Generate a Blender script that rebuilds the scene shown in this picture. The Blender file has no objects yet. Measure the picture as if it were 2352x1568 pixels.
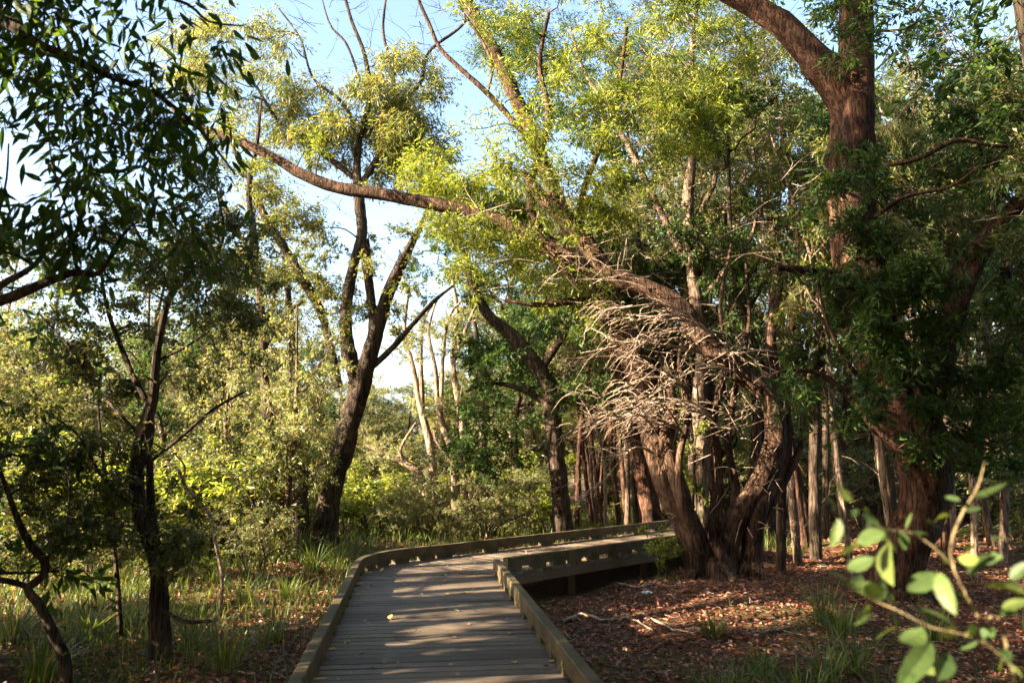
import bpy, math, random
import numpy as np
from mathutils import Vector
random.seed(7)
rng = np.random.default_rng(7)
scene = bpy.context.scene
COL = scene.collection

# ------------------------------------------------------------------ camera geometry
F = 1810.0                      # focal length in units of a 2352 px wide frame
PITCH = math.atan(263.0 / F)
CAMH = 1.5
CP, SP = math.cos(PITCH), math.sin(PITCH)


def ray(px, py):
    xc, yc = (px - 1176) / F, -(py - 784) / F
    return np.array([xc, CP - yc * SP, SP + yc * CP])


def P(px, py, d):               # a point at ground distance d from the camera
    r = ray(px, py)
    return np.array([0, 0, CAMH]) + r * (d / r[1])


def G(px, py, z=0.0):           # where a sight line meets height z
    r = ray(px, py)
    return np.array([0, 0, CAMH]) + r * ((z - CAMH) / r[2])


def unit(v):
    v = np.asarray(v, float)
    return v / (np.linalg.norm(v) + 1e-9)


def ground_z(x, y):
    x = np.asarray(x, float)
    y = np.asarray(y, float)
    z = -0.42 + 0.05 * np.sin(0.9 * x + 0.4 * y) + 0.04 * np.sin(0.5 * y - 1.7 * x + 1) + 0.02 * np.sin(3.1 * x + 2.3 * y)
    z = z + 0.10 * np.clip((-x - 2.0) / 4, 0, 1)
    z = z + 0.13 * np.exp(-((x - 2.1) ** 2 + (y - 10.6) ** 2) / 2.2)
    return z


# ------------------------------------------------------------------ sun
SUN_EL, SUN_AZ = math.radians(23), math.radians(20)
S = np.array([-math.cos(SUN_AZ) * math.cos(SUN_EL), -math.sin(SUN_AZ) * math.cos(SUN_EL), math.sin(SUN_EL)])
LIT = []                        # openings in the canopy: (point the sun reaches, radius)


def lit(px, py, d, r, near=1.3):
    LIT.append((P(px, py, d), r, near))


# ------------------------------------------------------------------ mesh tools
class Geo:
    def __init__(s):
        s.v, s.q, s.n = [], [], 0

    def add(s, v, q):
        v = np.asarray(v, float).reshape(-1, 3)
        s.v.append(v)
        s.q.append(np.asarray(q, np.int64).reshape(-1, 4) + s.n)
        s.n += len(v)

    def build(s, name, mat, parent=None, loc=None, smooth=False):
        v = np.concatenate(s.v) if s.v else np.zeros((0, 3))
        q = np.concatenate(s.q) if s.q else np.zeros((0, 4), np.int64)
        if loc is not None:
            v = v - np.asarray(loc)
        me = bpy.data.meshes.new(name)
        me.vertices.add(len(v))
        me.vertices.foreach_set('co', v.astype(np.float32).ravel())
        me.loops.add(len(q) * 4)
        me.loops.foreach_set('vertex_index', q.astype(np.int32).ravel())
        me.polygons.add(len(q))
        me.polygons.foreach_set('loop_start', np.arange(0, len(q) * 4, 4, dtype=np.int32))
        me.polygons.foreach_set('use_smooth', np.full(len(q), smooth))
        me.update(calc_edges=True)
        me.materials.append(mat)
        o = bpy.data.objects.new(name, me)
        COL.objects.link(o)
        if parent is not None:
            o.parent = parent
        elif loc is not None:
            o.location = loc
        return o


def tag(o, label=None, cat=None, group=None, kind=None):
    if label: o['label'] = label
    if cat: o['category'] = cat
    if group: o['group'] = group
    if kind: o['kind'] = kind
    return o


def empty(name, loc):
    o = bpy.data.objects.new(name, None)
    o.empty_display_size = 0.2
    o.location = loc
    COL.objects.link(o)
    return o


BOXQ = [(0, 3, 2, 1), (4, 5, 6, 7), (0, 1, 5, 4), (1, 2, 6, 5), (2, 3, 7, 6), (3, 0, 4, 7)]


def hexa(geo, bottom, top):     # a box from 4 bottom and 4 top corners
    geo.add(np.vstack([bottom, top]), BOXQ)


def smooth_path(pts, rads, step):
    pts = np.asarray(pts, float)
    rads = np.asarray(rads, float)
    out, orad = [], []
    n = len(pts)
    for i in range(n - 1):
        p0, p1, p2, p3 = pts[max(i - 1, 0)], pts[i], pts[i + 1], pts[min(i + 2, n - 1)]
        k = max(1, int(math.ceil(np.linalg.norm(p2 - p1) / step)))
        for j in range(k):
            t = j / k
            out.append(0.5 * ((2 * p1) + (-p0 + p2) * t + (2 * p0 - 5 * p1 + 4 * p2 - p3) * t * t + (-p0 + 3 * p1 - 3 * p2 + p3) * t ** 3))
            orad.append(rads[i] * (1 - t) + rads[i + 1] * t)
    out.append(pts[-1])
    orad.append(rads[-1])
    return np.array(out), np.array(orad)


def tube(geo, pts, rads, seg=8, rough=0.06, ridge=0.0):
    n = len(pts)
    T = np.gradient(pts, axis=0)
    T /= np.linalg.norm(T, axis=1)[:, None] + 1e-9
    a = np.cross(T[0], [0.3, 1, 0.1])
    a = unit(a)
    A = np.zeros((n, 3))
    for i in range(n):
        a = unit(a - T[i] * np.dot(a, T[i]))
        A[i] = a
    B = np.cross(T, A)
    th = np.linspace(0, 2 * np.pi, seg, endpoint=False)
    R = np.asarray(rads)[:, None] * (1 + rng.normal(0, rough, (n, seg)))
    if ridge:
        s = np.concatenate([[0], np.cumsum(np.linalg.norm(np.diff(pts, axis=0), axis=1))])[:, None]
        R = R * (1 + ridge * np.sin(4 * th[None] + 1.3 * np.sin(s * 1.7) + 0.4 * s) + ridge * 0.8 * np.sin(7 * th[None] - 0.9 * s + 2 * np.sin(s * 2.3)) + ridge * .7 * np.sin(s * 3.1 + 2 * th[None]))
    V = pts[:, None] + R[..., None] * (np.cos(th)[None, :, None] * A[:, None] + np.sin(th)[None, :, None] * B[:, None])
    V = V.reshape(-1, 3)
    i = np.arange(n - 1)[:, None] * seg
    j = np.arange(seg)[None]
    k = (j + 1) % seg
    q = np.stack([i + j, i + k, i + seg + k, i + seg + j], -1).reshape(-1, 4)
    geo.add(V, q)
    # end cap (fan of quads over a centre)
    e0 = V[-seg:]
    c = e0.mean(0) + T[-1] * rads[-1] * 0.3
    cap = np.vstack([e0, c])
    geo.add(cap, [(m, (m + 1) % seg, (m + 2) % seg, seg) for m in range(0, seg - seg % 2, 2)])


def prisms(geo, A, B, C, r):    # many thin three-sided twigs A-B-C at once
    n = len(A)
    r = np.broadcast_to(np.asarray(r, float), (n,))
    D = C - A
    D = D / (np.linalg.norm(D, axis=1)[:, None] + 1e-9)
    U = np.cross(D, rng.normal(size=(n, 3)))
    U /= np.linalg.norm(U, axis=1)[:, None] + 1e-9
    W = np.cross(D, U)
    rings = []
    for X, f in ((A, 1.0), (B, 0.75), (C, 0.35)):
        for th in (0, 2.094, 4.189):
            rings.append(X + (r * f)[:, None] * (math.cos(th) * U + math.sin(th) * W))
    V = np.stack(rings, 1).reshape(-1, 3)
    base = np.arange(n)[:, None] * 9
    q = []
    for ring in (0, 3):
        for j in range(3):
            q.append(np.concatenate([base + ring + j, base + ring + (j + 1) % 3, base + ring + 3 + (j + 1) % 3, base + ring + 3 + j], 1))
    geo.add(V, np.stack(q, 1).reshape(-1, 4))


def rand_dirs(n):
    v = rng.normal(size=(n, 3))
    return v / (np.linalg.norm(v, axis=1)[:, None] + 1e-9)


def prune(Pn):                  # gaps in the canopy where the sun comes through
    keep = np.ones(len(Pn), bool)
    for t, r, near in LIT:
        v = Pn - t
        al = v @ S
        pr = np.linalg.norm(v - al[:, None] * S, axis=1)
        edge = r * (0.8 + 0.35 * rng.random(len(Pn)))
        keep &= ~((al > near) & (pr < edge) & (rng.random(len(Pn)) < 0.98))
    return keep


def add_leaves(geo, Pn, Ax, L, W, up=0.5, fold=0.12, cull=True):
    if cull:
        k = prune(Pn)
        Pn, Ax = Pn[k], Ax[k]
    n = len(Pn)
    if not n: return
    Ax = Ax / (np.linalg.norm(Ax, axis=1)[:, None] + 1e-9)
    Nn = rand_dirs(n) + np.array([0, 0, up])
    Sd = np.cross(Ax, Nn)
    Sd /= np.linalg.norm(Sd, axis=1)[:, None] + 1e-9
    Nn = np.cross(Sd, Ax)
    L = (L * (0.65 + 0.7 * rng.random(n)))[:, None]
    W = (W * (0.7 + 0.6 * rng.random(n)))[:, None]
    m = Pn + Ax * L * 0.45
    V = np.stack([Pn, m + Sd * W * 0.5 + Nn * W * fold, Pn + Ax * L - Nn * L * 0.08, m - Sd * W * 0.5 + Nn * W * fold], 1)
    geo.add(V.reshape(-1, 3), np.arange(n * 4).reshape(-1, 4))


def add_big_leaves(geo, Pn, Ax, L, W, up=0.6, curl=0.25, blunt=0.0):   # near leaves: outline of 6 cross sections with a midrib fold
    ts = np.array([0.0, 0.12, 0.32, 0.55, 0.8, 1.0])
    ws = np.array([0.03, 0.55, 0.95, 0.9 + 0.1 * blunt, 0.45 + 0.4 * blunt, 0.03])
    n = len(Pn)
    for i in range(n):
        a = unit(Ax[i])
        nn = unit(rng.normal(size=3) * 0.7 + np.array([0, 0, up]))
        sd = unit(np.cross(a, nn))
        nn = np.cross(sd, a)
        l = L * (0.7 + 0.6 * rng.random())
        w = W * (0.75 + 0.5 * rng.random())
        cu = curl * (rng.random() * 1.6 - 0.3)
        rows = []
        for t, ww in zip(ts, ws):
            c = Pn[i] + a * l * t - nn * l * cu * t * t
            rows += [c - sd * w * ww / 2 + nn * w * 0.12 * ww, c, c + sd * w * ww / 2 + nn * w * 0.12 * ww]
        q = []
        for r in range(5):
            for s in range(2):
                b = r * 3 + s
                q.append((b, b + 1, b + 4, b + 3))
        geo.add(rows, q)


# ------------------------------------------------------------------ materials
def new_mat(name):
    m = bpy.data.materials.new(name)
    m.use_nodes = True
    nt = m.node_tree
    nt.nodes.clear()
    out = nt.nodes.new('ShaderNodeOutputMaterial')
    b = nt.nodes.new('ShaderNodeBsdfPrincipled')
    nt.links.new(b.outputs[0], out.inputs[0])
    return m, nt, b, out


def ramp(nt, stops):
    r = nt.nodes.new('ShaderNodeValToRGB')
    e = r.color_ramp.elements
    while len(e) < len(stops): e.new(0.5)
    for k, (p, c) in enumerate(stops):
        e[k].position = p
        e[k].color = (*c, 1)
    return r


def leaf_mat(name, stops, trans=0.35, rough=0.45, spec=0.4, gain=2.2, blotch=0):
    m, nt, b, out = new_mat(name)
    g = nt.nodes.new('ShaderNodeNewGeometry')
    r = ramp(nt, stops)
    nt.links.new(g.outputs['Random Per Island'], r.inputs[0])
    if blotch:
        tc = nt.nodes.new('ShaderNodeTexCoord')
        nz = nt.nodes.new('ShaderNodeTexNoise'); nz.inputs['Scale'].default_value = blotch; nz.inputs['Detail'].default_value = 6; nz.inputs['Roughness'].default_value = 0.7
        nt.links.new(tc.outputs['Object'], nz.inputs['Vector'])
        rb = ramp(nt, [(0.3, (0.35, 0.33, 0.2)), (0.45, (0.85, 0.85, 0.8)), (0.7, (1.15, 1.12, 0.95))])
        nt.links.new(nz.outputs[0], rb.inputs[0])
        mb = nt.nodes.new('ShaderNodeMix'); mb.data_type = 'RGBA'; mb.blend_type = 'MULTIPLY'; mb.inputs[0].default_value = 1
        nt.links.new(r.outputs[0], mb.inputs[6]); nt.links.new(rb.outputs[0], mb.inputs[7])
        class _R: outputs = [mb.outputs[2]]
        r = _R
    nt.links.new(r.outputs[0], b.inputs['Base Color'])
    b.inputs['Roughness'].default_value = rough
    b.inputs['Specular IOR Level'].default_value = spec
    t = nt.nodes.new('ShaderNodeBsdfTranslucent')
    mul = nt.nodes.new('ShaderNodeMix')
    mul.data_type = 'RGBA'
    mul.blend_type = 'MULTIPLY'
    mul.inputs[0].default_value = 1
    mul.inputs[7].default_value = (gain * 1.12, gain, gain * 0.5, 1)
    nt.links.new(r.outputs[0], mul.inputs[6])
    nt.links.new(mul.outputs[2], t.inputs[0])
    mx = nt.nodes.new('ShaderNodeMixShader')
    mx.inputs[0].default_value = trans
    nt.links.new(b.outputs[0], mx.inputs[1])
    nt.links.new(t.outputs[0], mx.inputs[2])
    nt.links.new(mx.outputs[0], out.inputs[0])
    return m


def bark_mat(name, dark, mid, light, scale=7.0, stretch=0.22, bump=0.6, spec=0.15):
    m, nt, b, out = new_mat(name)
    tc = nt.nodes.new('ShaderNodeTexCoord')
    mp = nt.nodes.new('ShaderNodeMapping')
    mp.inputs['Scale'].default_value = (1, 1, stretch)
    nt.links.new(tc.outputs['Object'], mp.inputs[0])
    n1 = nt.nodes.new('ShaderNodeTexNoise')
    n1.inputs['Scale'].default_value = scale * 2.2
    n1.inputs['Detail'].default_value = 8
    n1.inputs['Roughness'].default_value = 0.7
    nt.links.new(mp.outputs[0], n1.inputs['Vector'])
    n2 = nt.nodes.new('ShaderNodeTexNoise')
    n2.inputs['Scale'].default_value = scale * 0.35
    n2.inputs['Detail'].default_value = 4
    nt.links.new(tc.outputs['Object'], n2.inputs['Vector'])
    ad = nt.nodes.new('ShaderNodeMath')
    ad.operation = 'MULTIPLY_ADD'
    ad.inputs[1].default_value = 0.6
    nt.links.new(n1.outputs[0], ad.inputs[0])
    m2 = nt.nodes.new('ShaderNodeMath')
    m2.operation = 'MULTIPLY'
    m2.inputs[1].default_value = 0.4
    nt.links.new(n2.outputs[0], m2.inputs[0])
    nt.links.new(m2.outputs[0], ad.inputs[2])
    r = ramp(nt, [(0.36, dark), (0.5, mid), (0.66, light)])
    nt.links.new(ad.outputs[0], r.inputs[0])
    mp3 = nt.nodes.new('ShaderNodeMapping')
    mp3.inputs['Scale'].default_value = (1, 1, stretch * 0.55)
    nt.links.new(tc.outputs['Object'], mp3.inputs[0])
    n3 = nt.nodes.new('ShaderNodeTexNoise')
    n3.inputs['Scale'].default_value = scale * 4.5
    n3.inputs['Detail'].default_value = 5
    n3.inputs['Roughness'].default_value = 0.6
    n3.inputs['Distortion'].default_value = 0.6
    nt.links.new(mp3.outputs[0], n3.inputs['Vector'])
    fi = ramp(nt, [(0.42, (0.22, 0.2, 0.19)), (0.52, (1, 1, 1))])
    nt.links.new(n3.outputs[0], fi.inputs[0])
    mf = nt.nodes.new('ShaderNodeMix'); mf.data_type = 'RGBA'; mf.blend_type = 'MULTIPLY'; mf.inputs[0].default_value = 0.85
    nt.links.new(r.outputs[0], mf.inputs[6]); nt.links.new(fi.outputs[0], mf.inputs[7])
    nt.links.new(mf.outputs[2], b.inputs['Base Color'])
    b.inputs['Roughness'].default_value = 0.9
    b.inputs['Specular IOR Level'].default_value = spec
    bp = nt.nodes.new('ShaderNodeBump')
    bp.inputs['Strength'].default_value = bump
    bp.inputs['Distance'].default_value = 0.045
    nt.links.new(n3.outputs[0], bp.inputs['Height'])
    nt.links.new(bp.outputs[0], b.inputs['Normal'])
    return m


BARK_RED = bark_mat('red_brown_bark', (0.018, 0.010, 0.007), (0.075, 0.037, 0.023), (0.21, 0.108, 0.066), 6, 0.3, 1.0)
BARK_BROWN = bark_mat('brown_bark', (0.02, 0.012, 0.008), (0.085, 0.048, 0.03), (0.23, 0.14, 0.09), 6, 0.3, 1.0)
BARK_DARK = bark_mat('dark_bark', (0.018, 0.013, 0.009), (0.06, 0.041, 0.028), (0.16, 0.115, 0.08), 7, .2, .9)
BARK_GREY = bark_mat('grey_bark', (0.05, 0.035, 0.024), (0.16, 0.11, 0.078), (0.33, 0.25, 0.18), 7, .25, .9)
BARK_PALE = bark_mat('pale_bark', (0.09, 0.06, 0.04), (0.29, 0.205, 0.145), (0.47, 0.36, 0.265), 6, .3, .9)
DEADWOOD = bark_mat('dead_wood', (0.15, 0.105, 0.075), (0.37, 0.27, 0.195), (0.56, 0.44, 0.34), 12, 1.0, 0.3)

GREEN_BRIGHT = leaf_mat('bright_green_leaf', [(0, (0.05, 0.08, 0.014)), (0.45, (0.12, 0.16, 0.024)), (0.85, (0.19, 0.225, 0.04)), (1, (0.32, 0.27, 0.06))], 0.5, 0.4)
GREEN_DARK = leaf_mat('dark_green_leaf', [(0, (0.018, 0.045, 0.014)), (0.5, (0.04, 0.08, 0.018)), (1, (0.075, 0.115, 0.02))], 0.35, 0.5, spec=.25)
GREEN_OLIVE = leaf_mat('olive_leaf', [(0, (0.028, 0.042, 0.014)), (0.5, (0.068, 0.09, 0.028)), (0.85, (0.13, 0.148, 0.047)), (1, (0.27, 0.21, 0.09))], 0.4, 0.42)
GREEN_DRY = leaf_mat('dry_olive_leaf', [(0, (0.045, 0.058, 0.024)), (0.4, (0.11, 0.135, 0.05)), (0.78, (0.19, 0.21, 0.085)), (1, (0.36, 0.30, 0.18))], 0.4, 0.4)
GREEN_GUM = leaf_mat('gum_leaf', [(0, (0.06, 0.09, 0.026)), (0.5, (0.125, 0.155, 0.045)), (0.85, (0.2, 0.21, 0.07)), (1, (0.34, 0.21, 0.09))], 0.45, 0.38)
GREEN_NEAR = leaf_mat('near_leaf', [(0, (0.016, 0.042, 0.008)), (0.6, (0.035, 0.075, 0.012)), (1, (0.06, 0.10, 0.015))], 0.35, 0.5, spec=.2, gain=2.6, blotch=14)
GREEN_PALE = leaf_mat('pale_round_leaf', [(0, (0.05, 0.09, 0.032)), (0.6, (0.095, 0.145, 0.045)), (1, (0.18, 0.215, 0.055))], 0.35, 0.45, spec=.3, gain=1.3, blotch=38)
GRASS_M = leaf_mat('grass_blade', [(0, (0.03, 0.06, 0.012)), (0.5, (0.075, 0.12, 0.02)), (0.8, (0.12, 0.16, 0.03)), (1, (0.24, 0.19, 0.08))], 0.35, 0.45)
LITTER_M = leaf_mat('leaf_litter', [(0, (0.05, 0.022, 0.014)), (0.4, (0.16, 0.056, 0.028)), (0.75, (0.34, 0.12, 0.055)), (0.93, (0.38, 0.19, 0.11)), (1, (0.45, 0.32, 0.22))], 0.1, 0.55, gain=1.2)
LEAF_YELLOW = leaf_mat('yellow_fallen_leaf', [(0, (0.36, 0.22, 0.04)), (1, (0.50, 0.36, 0.09))], 0.1, 0.5, gain=1)
LEAF_BROWN = leaf_mat('brown_fallen_leaf', [(0, (0.14, 0.07, 0.035)), (1, (0.30, 0.16, 0.08))], 0.1, 0.5, gain=1)
LEAF_PINK = leaf_mat('pink_fallen_leaf', [(0, (0.34, 0.12, 0.08)), (1, (0.5, 0.27, 0.2))], 0.1, 0.5, gain=1)


def wood_mat(name, c0, c1, c2, moss=None, spec=0.25, rough=0.7):
    m, nt, b, out = new_mat(name)
    g = nt.nodes.new('ShaderNodeNewGeometry')
    tc = nt.nodes.new('ShaderNodeTexCoord')
    mp = nt.nodes.new('ShaderNodeMapping')
    mp.inputs['Scale'].default_value = (0.7, 9, 9)
    nt.links.new(tc.outputs['Object'], mp.inputs[0])
    n1 = nt.nodes.new('ShaderNodeTexNoise')
    n1.inputs['Scale'].default_value = 6
    n1.inputs['Detail'].default_value = 8
    n1.inputs['Roughness'].default_value = 0.65
    nt.links.new(mp.outputs[0], n1.inputs['Vector'])
    n2 = nt.nodes.new('ShaderNodeTexNoise')
    n2.inputs['Scale'].default_value = 2.3
    n2.inputs['Detail'].default_value = 5
    nt.links.new(tc.outputs['Object'], n2.inputs['Vector'])
    s1 = nt.nodes.new('ShaderNodeMath'); s1.operation = 'MULTIPLY'; s1.inputs[1].default_value = 0.5
    s2 = nt.nodes.new('ShaderNodeMath'); s2.operation = 'MULTIPLY_ADD'; s2.inputs[1].default_value = 0.3
    s3 = nt.nodes.new('ShaderNodeMath'); s3.operation = 'MULTIPLY_ADD'; s3.inputs[1].default_value = 0.22
    nt.links.new(n1.outputs[0], s1.inputs[0])
    nt.links.new(n2.outputs[0], s2.inputs[0]); nt.links.new(s1.outputs[0], s2.inputs[2])
    nt.links.new(g.outputs['Random Per Island'], s3.inputs[0]); nt.links.new(s2.outputs[0], s3.inputs[2])
    r = ramp(nt, [(0.32, c0), (0.5, c1), (0.7, c2)])
    nt.links.new(s3.outputs[0], r.inputs[0])
    col = r.outputs[0]
    if moss:
        n3 = nt.nodes.new('ShaderNodeTexNoise')
        n3.inputs['Scale'].default_value = 5
        n3.inputs['Detail'].default_value = 6
        nt.links.new(tc.outputs['Object'], n3.inputs['Vector'])
        rr = ramp(nt, [(0.45, (0, 0, 0)), (0.62, (0.8, 0.8, 0.8))])
        nt.links.new(n3.outputs[0], rr.inputs[0])
        mx = nt.nodes.new('ShaderNodeMix'); mx.data_type = 'RGBA'
        nt.links.new(rr.outputs[0], mx.inputs[0])
        nt.links.new(col, mx.inputs[6])
        mx.inputs[7].default_value = (*moss, 1)
        col = mx.outputs[2]
    nt.links.new(col, b.inputs['Base Color'])
    b.inputs['Roughness'].default_value = rough
    b.inputs['Specular IOR Level'].default_value = spec
    bp = nt.nodes.new('ShaderNodeBump')
    bp.inputs['Strength'].default_value = 0.35
    bp.inputs['Distance'].default_value = 0.01
    nt.links.new(n1.outputs[0], bp.inputs['Height'])
    nt.links.new(bp.outputs[0], b.inputs['Normal'])
    return m


DECK_M = wood_mat('weathered_deck_boards', (0.038, 0.027, 0.018), (0.10, 0.073, 0.05), (0.20, 0.15, 0.105), None, 0.3, 0.6)
KERB_M = wood_mat('treated_pine_kerb', (0.038, 0.027, 0.013), (0.095, 0.067, 0.033), (0.18, 0.128, 0.065), (0.045, 0.043, 0.014))
BEAM_M = wood_mat('under_deck_timber', (0.05, 0.034, 0.02), (0.105, 0.07, 0.04), (0.18, 0.12, 0.07))


def ground_mat():
    m, nt, b, out = new_mat('forest_floor')
    tc = nt.nodes.new('ShaderNodeTexCoord')
    n1 = nt.nodes.new('ShaderNodeTexNoise'); n1.inputs['Scale'].default_value = 14; n1.inputs['Detail'].default_value = 9; n1.inputs['Roughness'].default_value = 0.75
    n2 = nt.nodes.new('ShaderNodeTexNoise'); n2.inputs['Scale'].default_value = 0.35; n2.inputs['Detail'].default_value = 4
    nt.links.new(tc.outputs['Object'], n1.inputs['Vector'])
    nt.links.new(tc.outputs['Object'], n2.inputs['Vector'])
    r = ramp(nt, [(0.35, (0.035, 0.022, 0.014)), (0.5, (0.10, 0.055, 0.033)), (0.65, (0.19, 0.11, 0.065))])
    r2 = ramp(nt, [(0.35, (0.06, 0.08, 0.02)), (0.65, (0.13, 0.12, 0.04))])
    nt.links.new(n1.outputs[0], r.inputs[0])
    nt.links.new(n1.outputs[0], r2.inputs[0])
    f = ramp(nt, [(0.48, (0, 0, 0)), (0.6, (0.7, 0.7, 0.7))])
    nt.links.new(n2.outputs[0], f.inputs[0])
    mx = nt.nodes.new('ShaderNodeMix'); mx.data_type = 'RGBA'
    nt.links.new(f.outputs[0], mx.inputs[0]); nt.links.new(r.outputs[0], mx.inputs[6]); nt.links.new(r2.outputs[0], mx.inputs[7])
    nt.links.new(mx.outputs[2], b.inputs['Base Color'])
    b.inputs['Roughness'].default_value = 0.95
    b.inputs['Specular IOR Level'].default_value = 0.1
    bp = nt.nodes.new('ShaderNodeBump'); bp.inputs['Strength'].default_value = 0.8; bp.inputs['Distance'].default_value = 0.05
    nt.links.new(n1.outputs[0], bp.inputs['Height']); nt.links.new(bp.outputs[0], b.inputs['Normal'])
    return m


GROUND_M = ground_mat()

# ------------------------------------------------------------------ ground
xs = np.concatenate([np.linspace(-400, -32, 14), np.linspace(-30, 30, 151), np.linspace(32, 400, 14)])
ys = np.concatenate([np.linspace(-60, -6, 10), np.linspace(-5, 45, 126), np.linspace(48, 500, 16)])
X, Y = np.meshgrid(xs, ys)
Z = ground_z(X, Y)
g = Geo()
nx, ny = len(xs), len(ys)
ii, jj = np.meshgrid(np.arange(nx - 1), np.arange(ny - 1))
b0 = (jj * nx + ii).ravel()
g.add(np.stack([X.ravel(), Y.ravel(), Z.ravel()], 1), np.stack([b0, b0 + 1, b0 + 1 + nx, b0 + nx], 1))
tag(g.build('ground', GROUND_M, smooth=True), 'brown forest floor around the boardwalk', 'ground', kind='structure')

# ------------------------------------------------------------------ boardwalk
KZ = 0.19
AL = math.radians(7.1)
u1 = np.array([-math.sin(AL), math.cos(AL), 0.0])          # along the near leg
r1 = np.array([math.cos(AL), math.sin(AL), 0.0])           # to its right
Ic = G(1150, 1283, KZ); Ic[2] = 0
Wd = abs(np.dot((G(660, 1568, KZ) - G(1400, 1568, KZ)), r1))
e2 = G(1500, 1236, KZ) - G(1150, 1283, KZ)
u2 = unit(np.array([e2[0], e2[1], 0]))
r2 = np.array([u2[1], -u2[0], 0])
LEN2 = 7.6
PW = 0.142
ZZ = np.array([0, 0, 1.0])
pairs = []                                                 # stations: (inner, outer) points on plan
n1_ = int(14 / PW)
for k in range(n1_, -1, -1):
    c = Ic - u1 * (k * PW)
    pairs.append((c, c - r1 * Wd))
a0 = math.atan2(-r1[1], -r1[0]); a1 = math.atan2(-r2[1], -r2[0])
while a1 > a0: a1 -= 2 * math.pi
na = int(abs(a1 - a0) * Wd / PW)
for k in range(1, na + 1):
    a = a0 + (a1 - a0) * k / na
    pairs.append((Ic.copy(), Ic + Wd * np.array([math.cos(a), math.sin(a), 0])))
bend_end = len(pairs) - 1
for k in range(1, int(LEN2 / PW)):
    c = Ic + u2 * (k * PW)
    pairs.append((c, c - r2 * Wd))
pairs = np.array(pairs)

walk = empty('boardwalk', (0, 0, 0))
tag(walk, 'weathered timber boardwalk with low kerb rails bending right through the bush', 'boardwalk')
gd = Geo()
for k in range(len(pairs) - 1):
    (i0, o0), (i1, o1) = pairs[k], pairs[k + 1]
    gi, go = unit(i1 - i0) * 0.0065 if np.linalg.norm(i1 - i0) > 1e-3 else 0 * i0, unit(o1 - o0) * 0.0065
    dz = rng.normal(0, 0.0022, 4)
    across = unit(o0 - i0) * 0.03 * (rng.random() - 0.5)
    A, B_, C_, D = i0 + gi, i1 - gi, o1 - go, o0 + go
    if np.linalg.norm(i1 - i0) < 1e-3:
        A = i0 + (o0 - i0) * 0.01; B_ = i0 + (o1 - i0) * 0.01
    t = np.array([A + across, B_ + across, C_ + across, D + across])
    top = t.copy(); top[:, 2] = dz
    bot = t.copy(); bot[:, 2] = -0.038
    # chamfered top edge: a second, slightly inset ring
    cen = t.mean(0)
    mid = t.copy(); mid[:, 2] = dz - 0.005
    ins = t + (cen - t) * np.array([0.004, 0.004, 0]); ins = t.copy()
    inw = unit((B_ + C_) / 2 - (A + D) / 2) * 0.004
    ins[0] = t[0] + inw; ins[3] = t[3] + inw; ins[1] = t[1] - inw; ins[2] = t[2] - inw
    ins[:, 2] = dz
    V = np.vstack([bot, mid, ins])
    gd.add(V, [(0, 1, 2, 3), (0, 4, 5, 1), (1, 5, 6, 2), (2, 6, 7, 3), (3, 7, 4, 0), (4, 8, 9, 5), (5, 9, 10, 6), (6, 10, 11, 7), (7, 11, 8, 4), (8, 11, 10, 9)])
deck = gd.build('deck', DECK_M, walk)


def offset_line(line, off):     # shift a plan polyline sideways (positive to its right)
    T = np.gradient(line, axis=0)
    T /= np.linalg.norm(T, axis=1)[:, None] + 1e-9
    N = np.stack([T[:, 1], -T[:, 0], 0 * T[:, 0]], 1)
    return line + N * off


def bar(geo, line, w, z0, z1, cham=0.008):   # rectangular timber swept along a plan polyline
    T = np.gradient(line, axis=0)
    T /= np.linalg.norm(T, axis=1)[:, None] + 1e-9
    N = np.stack([T[:, 1], -T[:, 0], 0 * T[:, 0]], 1)
    prof = [(-w / 2, z0), (w / 2, z0), (w / 2, z1 - cham), (w / 2 - cham, z1), (-w / 2 + cham, z1), (-w / 2, z1 - cham)]
    k = len(prof)
    V = np.stack([np.stack([line[:, 0] + N[:, 0] * a, line[:, 1] + N[:, 1] * a, np.full(len(line), z)], 1) for a, z in prof], 1)
    n = len(line)
    i = np.arange(n - 1)[:, None] * k; j = np.arange(k)[None]; m = (j + 1) % k
    q = np.stack([i + j, i + m, i + k + m, i + k + j], -1).reshape(-1, 4)
    ends = []
    for b in (0, (n - 1) * k):
        ends += [(b, b + 1, b + 2, b + 5), (b + 5, b + 2, b + 3, b + 4)]
    geo.add(V.reshape(-1, 3), np.vstack([q, ends]))


def resample(line, step):
    s = np.concatenate([[0], np.cumsum(np.linalg.norm(np.diff(line, axis=0), axis=1))])
    n = max(2, int(s[-1] / step) + 1)
    t = np.linspace(0, s[-1], n)
    return np.stack([np.interp(t, s, line[:, c]) for c in range(3)], 1)


KW = 0.088
outer = pairs[:, 1]
inner_a = np.array([p[0] for p in pairs[:n1_ + 1]])
inner_b = np.array([p[0] for p in pairs[bend_end:]])


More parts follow.
